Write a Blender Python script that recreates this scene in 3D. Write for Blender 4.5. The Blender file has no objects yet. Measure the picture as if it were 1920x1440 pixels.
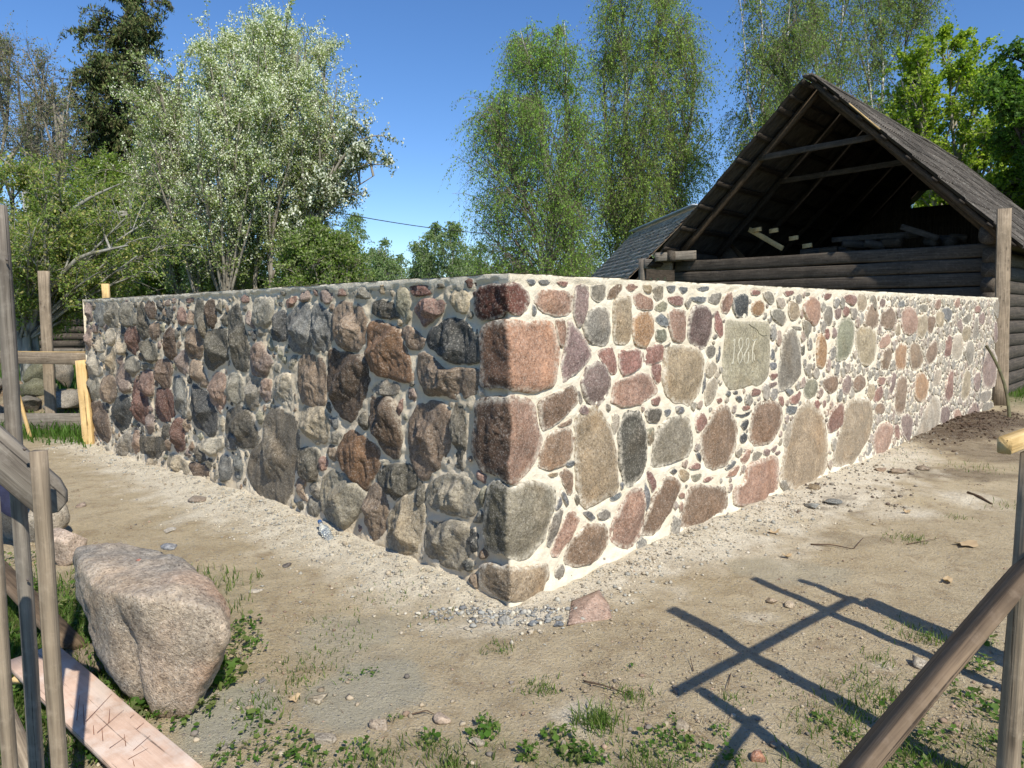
import bpy, bmesh, math, random
import numpy as np
from mathutils import Vector, Matrix
random.seed(7)
RNG = np.random.default_rng(7)
SC = bpy.context.scene

# ------------------------------------------------------------------ camera, sky, sun, exposure
FPX = 1350.0; TILT = math.radians(5.5); EYE = 1.65
cam = bpy.data.cameras.new('camera'); camo = bpy.data.objects.new('camera', cam)
SC.collection.objects.link(camo); SC.camera = camo
camo.location = (0, 0, EYE); camo.rotation_euler = (math.pi/2 - TILT, 0, 0)
cam.sensor_width = 36.0; cam.lens = 36.0*FPX/1920.0; cam.clip_start = 0.05; cam.clip_end = 3000

SUN_AZ = np.array([0.46, -0.888]); SUN_EL = math.radians(45.6)
SUNV = Vector((SUN_AZ[0]*math.cos(SUN_EL), SUN_AZ[1]*math.cos(SUN_EL), math.sin(SUN_EL))).normalized()
w = bpy.data.worlds.new('World'); SC.world = w; w.use_nodes = True
nt = w.node_tree; nt.nodes.clear()
sky = nt.nodes.new('ShaderNodeTexSky'); sky.sky_type = 'NISHITA'; sky.sun_disc = False
sky.sun_elevation = SUN_EL; sky.sun_rotation = math.atan2(SUN_AZ[0], SUN_AZ[1])
sky.altitude = 100; sky.air_density = 0.9; sky.dust_density = 0.0; sky.ozone_density = 4.5
bg = nt.nodes.new('ShaderNodeBackground'); bg.inputs['Strength'].default_value = 0.128
out = nt.nodes.new('ShaderNodeOutputWorld')
hs = nt.nodes.new('ShaderNodeHueSaturation'); hs.inputs['Saturation'].default_value = 1.15; hs.inputs['Hue'].default_value = 0.505
nt.links.new(sky.outputs[0], hs.inputs['Color']); nt.links.new(hs.outputs[0], bg.inputs[0]); nt.links.new(bg.outputs[0], out.inputs[0])
sl = bpy.data.lights.new('sun', 'SUN'); sl.energy = 4.8; sl.angle = math.radians(0.53); sl.color = (1.0, 0.945, 0.83)
so = bpy.data.objects.new('sun', sl); SC.collection.objects.link(so)
so.rotation_euler = SUNV.to_track_quat('Z', 'Y').to_euler(); so.location = (5, -8, 12)
SC.view_settings.view_transform = 'Standard'; SC.view_settings.look = 'None'
SC.view_settings.exposure = 0.36; SC.view_settings.gamma = 1.0; SC.view_settings.use_curve_mapping = False
SC.render.engine = 'CYCLES'; SC.cycles.max_bounces = 6; SC.cycles.transparent_max_bounces = 8

# ------------------------------------------------------------------ helpers
def ray(px, py):
    u = (px-960)/FPX; v = -(py-720)/FPX
    return np.array([u, math.cos(TILT)+v*math.sin(TILT), v*math.cos(TILT)-math.sin(TILT)])
def G(px, py, z=0.0):
    d = ray(px, py); t = (z-EYE)/d[2]; return np.array([0, 0, EYE]) + d*t
def AtY(px, py, Y):
    d = ray(px, py); return np.array([0, 0, EYE]) + d*(Y/d[1])

def _h(ix, iy, iz, seed):
    n = (ix*374761393 + iy*668265263 + iz*1274126177 + seed*974634777) & 0xFFFFFFFF
    n = ((n ^ (n >> 13))*1103515245) & 0xFFFFFFFF
    n = ((n ^ (n >> 16))*2654435761) & 0xFFFFFFFF
    return ((n >> 8) & 0xFFFF)/32767.5 - 1.0
def vnoise(P, seed=0):
    P = np.asarray(P, float); i = np.floor(P).astype(np.int64); f = P-i; u = f*f*(3-2*f)
    r = 0
    for a in (0, 1):
        wa = u[..., 0] if a else 1-u[..., 0]
        for b in (0, 1):
            wb = u[..., 1] if b else 1-u[..., 1]
            for c in (0, 1):
                wc = u[..., 2] if c else 1-u[..., 2]
                r = r + wa*wb*wc*_h(i[..., 0]+a, i[..., 1]+b, i[..., 2]+c, seed)
    return r
def fbm(P, sc, oc=4, seed=0, g=0.5):
    r = 0; a = 1.0; t = 0; P = np.asarray(P, float)*sc
    for k in range(oc):
        r = r + a*vnoise(P, seed+k*17); t += a; a *= g; P = P*2.03 + 3.7
    return r/t
def n2(x, y, sc, oc=4, seed=0):
    return fbm(np.stack([x, y, np.zeros_like(x)], -1), sc, oc, seed)

WL = {}
def tag(o, label=None, cat=None, group=None, kind=None):
    if label: o['label'] = label
    if cat: o['category'] = cat
    if group: o['group'] = group
    if kind: o['kind'] = kind
    return o
def thing(name, label, cat, loc, group=None):
    o = bpy.data.objects.new(name, None); SC.collection.objects.link(o)
    o.location = tuple(float(v) for v in loc); o.empty_display_size = 0.2
    WL[o.name] = np.array(loc, float); return tag(o, label, cat, group)
def mk(name, V, faces, mat, parent=None, origin=None, cols=None, smooth=True, attrs=None, matidx=None):
    """faces: list of int arrays (m,k)"""
    V = np.asarray(V, float)
    if origin is None:
        origin = V.mean(0) if parent is not None else np.array([V[:, 0].mean(), V[:, 1].mean(), V[:, 2].min()])
    origin = np.asarray(origin, float)
    me = bpy.data.meshes.new(name)
    if not isinstance(faces, (list, tuple)): faces = [faces]
    faces = [np.asarray(f) for f in faces if len(f)]
    nl = sum(f.size for f in faces); nf = sum(len(f) for f in faces)
    me.vertices.add(len(V)); me.vertices.foreach_set('co', (V-origin).astype(np.float32).ravel())
    me.loops.add(nl); me.loops.foreach_set('vertex_index', np.concatenate([f.ravel() for f in faces]).astype(np.int32))
    me.polygons.add(nf)
    ln = np.concatenate([np.full(len(f), f.shape[1]) for f in faces])
    st = np.concatenate([[0], np.cumsum(ln)[:-1]])
    me.polygons.foreach_set('loop_start', st.astype(np.int32)); me.polygons.foreach_set('loop_total', ln.astype(np.int32))
    if smooth: me.polygons.foreach_set('use_smooth', np.ones(nf, bool))
    for m in (mat if isinstance(mat, (list, tuple)) else [mat]): me.materials.append(m)
    if matidx is not None: me.polygons.foreach_set('material_index', np.asarray(matidx, np.int32))
    if cols is not None:
        a = me.attributes.new('col', 'FLOAT_COLOR', 'POINT'); c = np.ones((len(V), 4), np.float32); c[:, :3] = cols
        a.data.foreach_set('color', c.ravel())
    for k, v in (attrs or {}).items():
        a = me.attributes.new(k, 'FLOAT', 'POINT'); a.data.foreach_set('value', np.asarray(v, np.float32))
    me.update(calc_edges=True); me.validate()
    o = bpy.data.objects.new(name, me); SC.collection.objects.link(o)
    if parent is not None:
        o.parent = parent; o.location = tuple(origin - WL[parent.name])
    else: o.location = tuple(origin)
    WL[o.name] = origin
    return o

class Buf:
    """collects geometry for one mesh"""
    def __init__(s): s.V = []; s.F = {}; s.C = []; s.n = 0; s.A = []
    def add(s, V, F, col=None, a=None):
        V = np.asarray(V, float).reshape(-1, 3); s.V.append(V)
        if isinstance(F, (list, tuple)) and len(F) and np.ndim(F[0]) == 1: F = [np.array(F)]
        for f in (F if isinstance(F, (list, tuple)) else [F]):
            f = np.asarray(f)
            if len(f): s.F.setdefault(f.shape[1], []).append(f + s.n)
        c = np.ones((len(V), 3)) if col is None else np.broadcast_to(np.asarray(col, float), (len(V), 3))
        s.C.append(c); s.A.append(np.broadcast_to(np.asarray(0.0 if a is None else a, float), (len(V),))); s.n += len(V)
    def build(s, name, mat, parent=None, origin=None, smooth=True, aname=None):
        return mk(name, np.concatenate(s.V), [np.concatenate(f) for f in s.F.values()], mat, parent, origin,
                  cols=np.concatenate(s.C), smooth=smooth, attrs=({aname: np.concatenate(s.A)} if aname else None))

def gridfaces(nu, nv, wrap=False):
    i = np.arange(nu if wrap else nu-1)[:, None]; j = np.arange(nv-1)[None, :]
    a = i*nv+j; b = ((i+1) % nu)*nv+j
    return np.stack([a, b, b+1, a+1], -1).reshape(-1, 4)

# ------------------------------------------------------------------ materials
def newmat(name):
    m = bpy.data.materials.new(name); m.use_nodes = True; n = m.node_tree; n.nodes.clear()
    o = n.nodes.new('ShaderNodeOutputMaterial'); b = n.nodes.new('ShaderNodeBsdfPrincipled')
    n.links.new(b.outputs[0], o.inputs[0]); b.inputs['Specular IOR Level'].default_value = 0.25
    b.inputs['Roughness'].default_value = 0.85
    return m, n, b, o
class NG:
    def __init__(s, n): s.n = n
    def node(s, t, **k):
        x = s.n.nodes.new(t)
        for a, v in k.items():
            if a in x.bl_rna.properties: setattr(x, a, v)
            else: x.inputs[a].default_value = v
        return x
    def link(s, a, b): s.n.links.new(a, b)
    def pos(s, scale=(1, 1, 1), obj=False):
        if obj: v = s.node('ShaderNodeTexCoord').outputs['Object']
        else: v = s.node('ShaderNodeNewGeometry').outputs['Position']
        if scale == (1, 1, 1): return v
        m = s.node('ShaderNodeVectorMath', operation='MULTIPLY'); s.link(v, m.inputs[0]); m.inputs[1].default_value = scale
        return m.outputs[0]
    def noise(s, vec, scale, detail=4, rough=0.6, dist=0.0):
        x = s.node('ShaderNodeTexNoise'); x.inputs['Scale'].default_value = scale; x.inputs['Detail'].default_value = detail
        x.inputs['Roughness'].default_value = rough; x.inputs['Distortion'].default_value = dist; s.link(vec, x.inputs['Vector']); return x.outputs['Fac']
    def vor(s, vec, scale, out='Distance', feat='F1'):
        x = s.node('ShaderNodeTexVoronoi', feature=feat); x.inputs['Scale'].default_value = scale; s.link(vec, x.inputs['Vector']); return x.outputs[out]
    def mr(s, v, a, b, c=0.0, d=1.0):
        x = s.node('ShaderNodeMapRange'); s.link(v, x.inputs[0])
        for i, q in enumerate((a, b, c, d)): x.inputs[i+1].default_value = q
        return x.outputs[0]
    def val(s, v, sock):
        if isinstance(v, (int, float)): sock.default_value = v
        elif isinstance(v, (tuple, list)): sock.default_value = tuple(v)+((1,) if len(v) == 3 and sock.type == 'RGBA' else ())
        else: s.link(v, sock)
    def math(s, op, a, b=0.0):
        x = s.node('ShaderNodeMath', operation=op); s.val(a, x.inputs[0]); s.val(b, x.inputs[1]); return x.outputs[0]
    def mix(s, f, a, b, mode='MIX'):
        x = s.node('ShaderNodeMix', data_type='RGBA', blend_type=mode); s.val(f, x.inputs[0]); s.val(a, x.inputs[6]); s.val(b, x.inputs[7]); return x.outputs[2]
    def attr(s, name, out='Fac'):
        x = s.node('ShaderNodeAttribute', attribute_name=name); return x.outputs[out]
    def bump(s, h, strength, dist, normal=None):
        x = s.node('ShaderNodeBump'); x.inputs['Strength'].default_value = strength; x.inputs['Distance'].default_value = dist
        s.link(h, x.inputs['Height'])
        if normal is not None: s.link(normal, x.inputs['Normal'])
        return x.outputs[0]
    def gray(s, v):
        x = s.node('ShaderNodeCombineColor'); [s.link(v, x.inputs[i]) for i in range(3)]; return x.outputs[0]

def mat_granite(name='granite', bumps=1.0, limecol=(.76, .69, .56)):
    m, n, b, o = newmat(name); g = NG(n); p = g.pos()
    col = g.attr('col', 'Color')
    big = g.noise(p, 7, 4, .6); mid = g.noise(p, 40, 4, .65); fine = g.noise(p, 230, 2, .6)
    k = g.math('MULTIPLY', g.mr(big, .3, .7, .72, 1.25), g.mr(mid, .3, .7, .76, 1.24))
    c = g.mix(1.0, col, g.gray(k), 'MULTIPLY')
    # mineral grains: dark mica and pale feldspar specks
    v1 = g.node('ShaderNodeTexVoronoi'); v1.inputs['Scale'].default_value = 140; g.link(p, v1.inputs['Vector'])
    rnd = g.node('ShaderNodeSeparateColor'); g.link(v1.outputs['Color'], rnd.inputs[0])
    c = g.mix(g.mr(rnd.outputs[0], .78, .84, 0, .55), c, g.mix(1.0, c, (.35, .33, .33), 'MULTIPLY'))
    c = g.mix(g.mr(rnd.outputs[1], .80, .86, 0, .40), c, g.mix(0.5, c, (.62, .57, .50)))
    v0 = g.node('ShaderNodeTexVoronoi'); v0.inputs['Scale'].default_value = 62; g.link(p, v0.inputs['Vector'])
    r0 = g.node('ShaderNodeSeparateColor'); g.link(v0.outputs['Color'], r0.inputs[0])
    c = g.mix(1.0, c, g.gray(g.mr(r0.outputs[2], 0, 1, .86, 1.14)), 'MULTIPLY')
    # warm / cool drift
    warm = g.noise(p, 3.3, 3, .5)
    c = g.mix(g.mr(warm, .52, .75, 0, .5), c, g.mix(1.0, c, (1.14, .95, .74), 'MULTIPLY'))
    # weathering stains in darker patches
    st = g.noise(p, 14, 5, .7, .6)
    c = g.mix(g.mr(st, .56, .70, 0, .45), c, g.mix(1.0, c, (.52, .50, .46), 'MULTIPLY'))
    # lime smear on rims
    e = g.attr('edge'); sm = g.math('MULTIPLY', e, g.mr(g.noise(p, 32, 5, .7), .40, .62, 0, 1))
    c = g.mix(sm, c, limecol)
    g.link(c, b.inputs['Base Color'])
    h = g.math('ADD', g.math('MULTIPLY', mid, .8), g.math('MULTIPLY', fine, .35))
    h = g.math('ADD', h, g.math('MULTIPLY', g.noise(p, 90, 3, .7), .5))
    g.link(g.bump(h, .75*bumps, .014), b.inputs['Normal']); b.inputs['Roughness'].default_value = .8
    return m
def mat_mortar():
    m, n, b, o = newmat('lime_mortar'); g = NG(n); p = g.pos()
    a = g.noise(p, 5, 5, .6); bb = g.noise(p, 45, 4, .7); f = g.noise(p, 260, 3, .6)
    c = g.mix(g.mr(a, .35, .7), (.67, .595, .455), (.78, .71, .575))
    c = g.mix(g.mr(bb, .55, .78, 0, .3), c, (.56, .49, .37))
    c = g.mix(g.attr('shade_tint'), c, (.56, .45, .31))  # warm beige painted over the shaded left leg to counter blue skylight
    sp = g.node('ShaderNodeTexVoronoi'); sp.inputs['Scale'].default_value = 190; g.link(p, sp.inputs['Vector'])
    sc_ = g.node('ShaderNodeSeparateColor'); g.link(sp.outputs['Color'], sc_.inputs[0])
    c = g.mix(g.mr(sc_.outputs[0], .88, .94, 0, .3), c, (.40, .36, .31))
    g.link(c, b.inputs['Base Color']); b.inputs['Roughness'].default_value = .95
    h = g.math('ADD', g.math('MULTIPLY', bb, 1.0), g.math('MULTIPLY', f, .4))
    h = g.math('ADD', h, g.math('MULTIPLY', g.noise(p, 16, 4, .6), 1.2)); g.link(g.bump(h, .6, .013), b.inputs['Normal']); return m
def mat_wood(name, base, dark, sx=1.2, grey=0.0, bump=.4, rough=.8, pat=None):
    m, n, b, o = newmat(name); g = NG(n); p = g.pos((sx, 28, 28), obj=True); q = g.pos(obj=True)
    gr = g.noise(p, 2.0, 6, .65, .3); ln = g.noise(g.pos((.6, 90, 90), obj=True), 1.5, 3, .6); bl = g.noise(q, 3.5, 4, .6)
    c = g.mix(g.mr(gr, .35, .68), dark, base)
    c = g.mix(g.mr(ln, .55, .72, 0, .38), c, tuple(v*.6 for v in dark))
    c = g.mix(1.0, c, g.gray(g.mr(bl, .3, .7, .75, 1.2)), 'MULTIPLY')
    kn = g.vor(g.pos((4, 11, 11), obj=True), 1.0); c = g.mix(g.mr(kn, .08, .17, .85, 0), c, tuple(v*.30 for v in dark))
    kr = g.mr(kn, .17, .26, .35, 0); c = g.mix(kr, c, dark)
    sp = g.noise(g.pos((.35, 60, 60), obj=True), 2.2, 2, .5, .2); c = g.mix(g.mr(sp, .655, .675, 0, .85), c, tuple(v*.25 for v in dark))
    dt = g.noise(q, 17, 5, .7); c = g.mix(g.mr(dt, .52, .72, 0, .4), c, tuple(v*1.15+.05 for v in base))
    if pat: c = g.mix(g.mr(g.noise(q, 6, 4, .6), .5, .62, 0, .7), c, pat)
    g.link(c, b.inputs['Base Color']); b.inputs['Roughness'].default_value = rough
    g.link(g.bump(g.math('ADD', gr, ln), bump, .006), b.inputs['Normal']); return m
def mat_leaf(name, tr=.35, var=.35, rough=.6):
    m, n, b, o = newmat(name); g = NG(n)
    c = g.attr('col', 'Color')
    g.link(c, b.inputs['Base Color']); b.inputs['Roughness'].default_value = rough; b.inputs['Specular IOR Level'].default_value = .25
    t = n.nodes.new('ShaderNodeBsdfTranslucent'); g.link(g.mix(1.0, c, (1.25, 1.35, .6), 'MULTIPLY'), t.inputs['Color'])
    mx = n.nodes.new('ShaderNodeMixShader'); mx.inputs[0].default_value = tr
    g.link(b.outputs[0], mx.inputs[1]); g.link(t.outputs[0], mx.inputs[2]); g.link(mx.outputs[0], o.inputs[0]); return m
def mat_simple(name, col, col2=None, sc=8, rough=.85, bump=.4, bd=.01, usecol=False, spec=.25):
    m, n, b, o = newmat(name); g = NG(n); p = g.pos(obj=True)
    a = g.noise(p, sc, 5, .65); f = g.noise(p, sc*9, 3, .6)
    c = g.mix(g.mr(a, .35, .65), col, col2 or tuple(v*.6 for v in col))
    c = g.mix(g.mr(f, .55, .75, 0, .4), c, tuple(v*.5 for v in (col2 or col)))
    if usecol: c = g.mix(1.0, c, g.attr('col', 'Color'), 'MULTIPLY')
    g.link(c, b.inputs['Base Color']); b.inputs['Roughness'].default_value = rough; b.inputs['Specular IOR Level'].default_value = spec
    g.link(g.bump(g.math('ADD', a, g.math('MULTIPLY', f, .5)), bump, bd), b.inputs['Normal']); return m
def mat_bark(name, col, dark, band=False):
    m, n, b, o = newmat(name); g = NG(n)
    a = g.noise(g.pos((1, 1, .25) if not band else (.5, .5, 5)), 5 if not band else 3.2, 5, .7)
    c = g.mix(g.mr(a, .48, .60), col, dark)
    g.link(c, b.inputs['Base Color']); g.link(g.bump(a, .6, .02), b.inputs['Normal']); return m

M = {}
M['granite'] = mat_granite(); M['boulder'] = mat_granite('boulder_granite', 1.3)
M['mortar'] = mat_mortar()
M['wood_grey'] = mat_wood('weathered_grey_wood', (.27, .235, .19), (.12, .10, .08))
M['wood_tan'] = mat_wood('tan_batten_wood', (.34, .27, .19), (.17, .13, .09))
M['wood_brown'] = mat_wood('brown_board_wood', (.19, .135, .085), (.095, .065, .042))
M['wood_fresh'] = mat_wood('fresh_pine_wood', (.70, .50, .24), (.48, .31, .12), pat=(.60, .42, .2))
M['wood_form'] = mat_wood('cement_stained_formwork_wood', (.58, .42, .32), (.50, .34, .25), pat=(.62, .52, .44), bump=.15)
M['log'] = mat_wood('old_log_wood', (.115, .092, .070), (.040, .032, .024), sx=.6, bump=.7)
M['rafter'] = mat_wood('rafter_wood', (.12, .082, .05), (.035, .025, .016), sx=.6)
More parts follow.
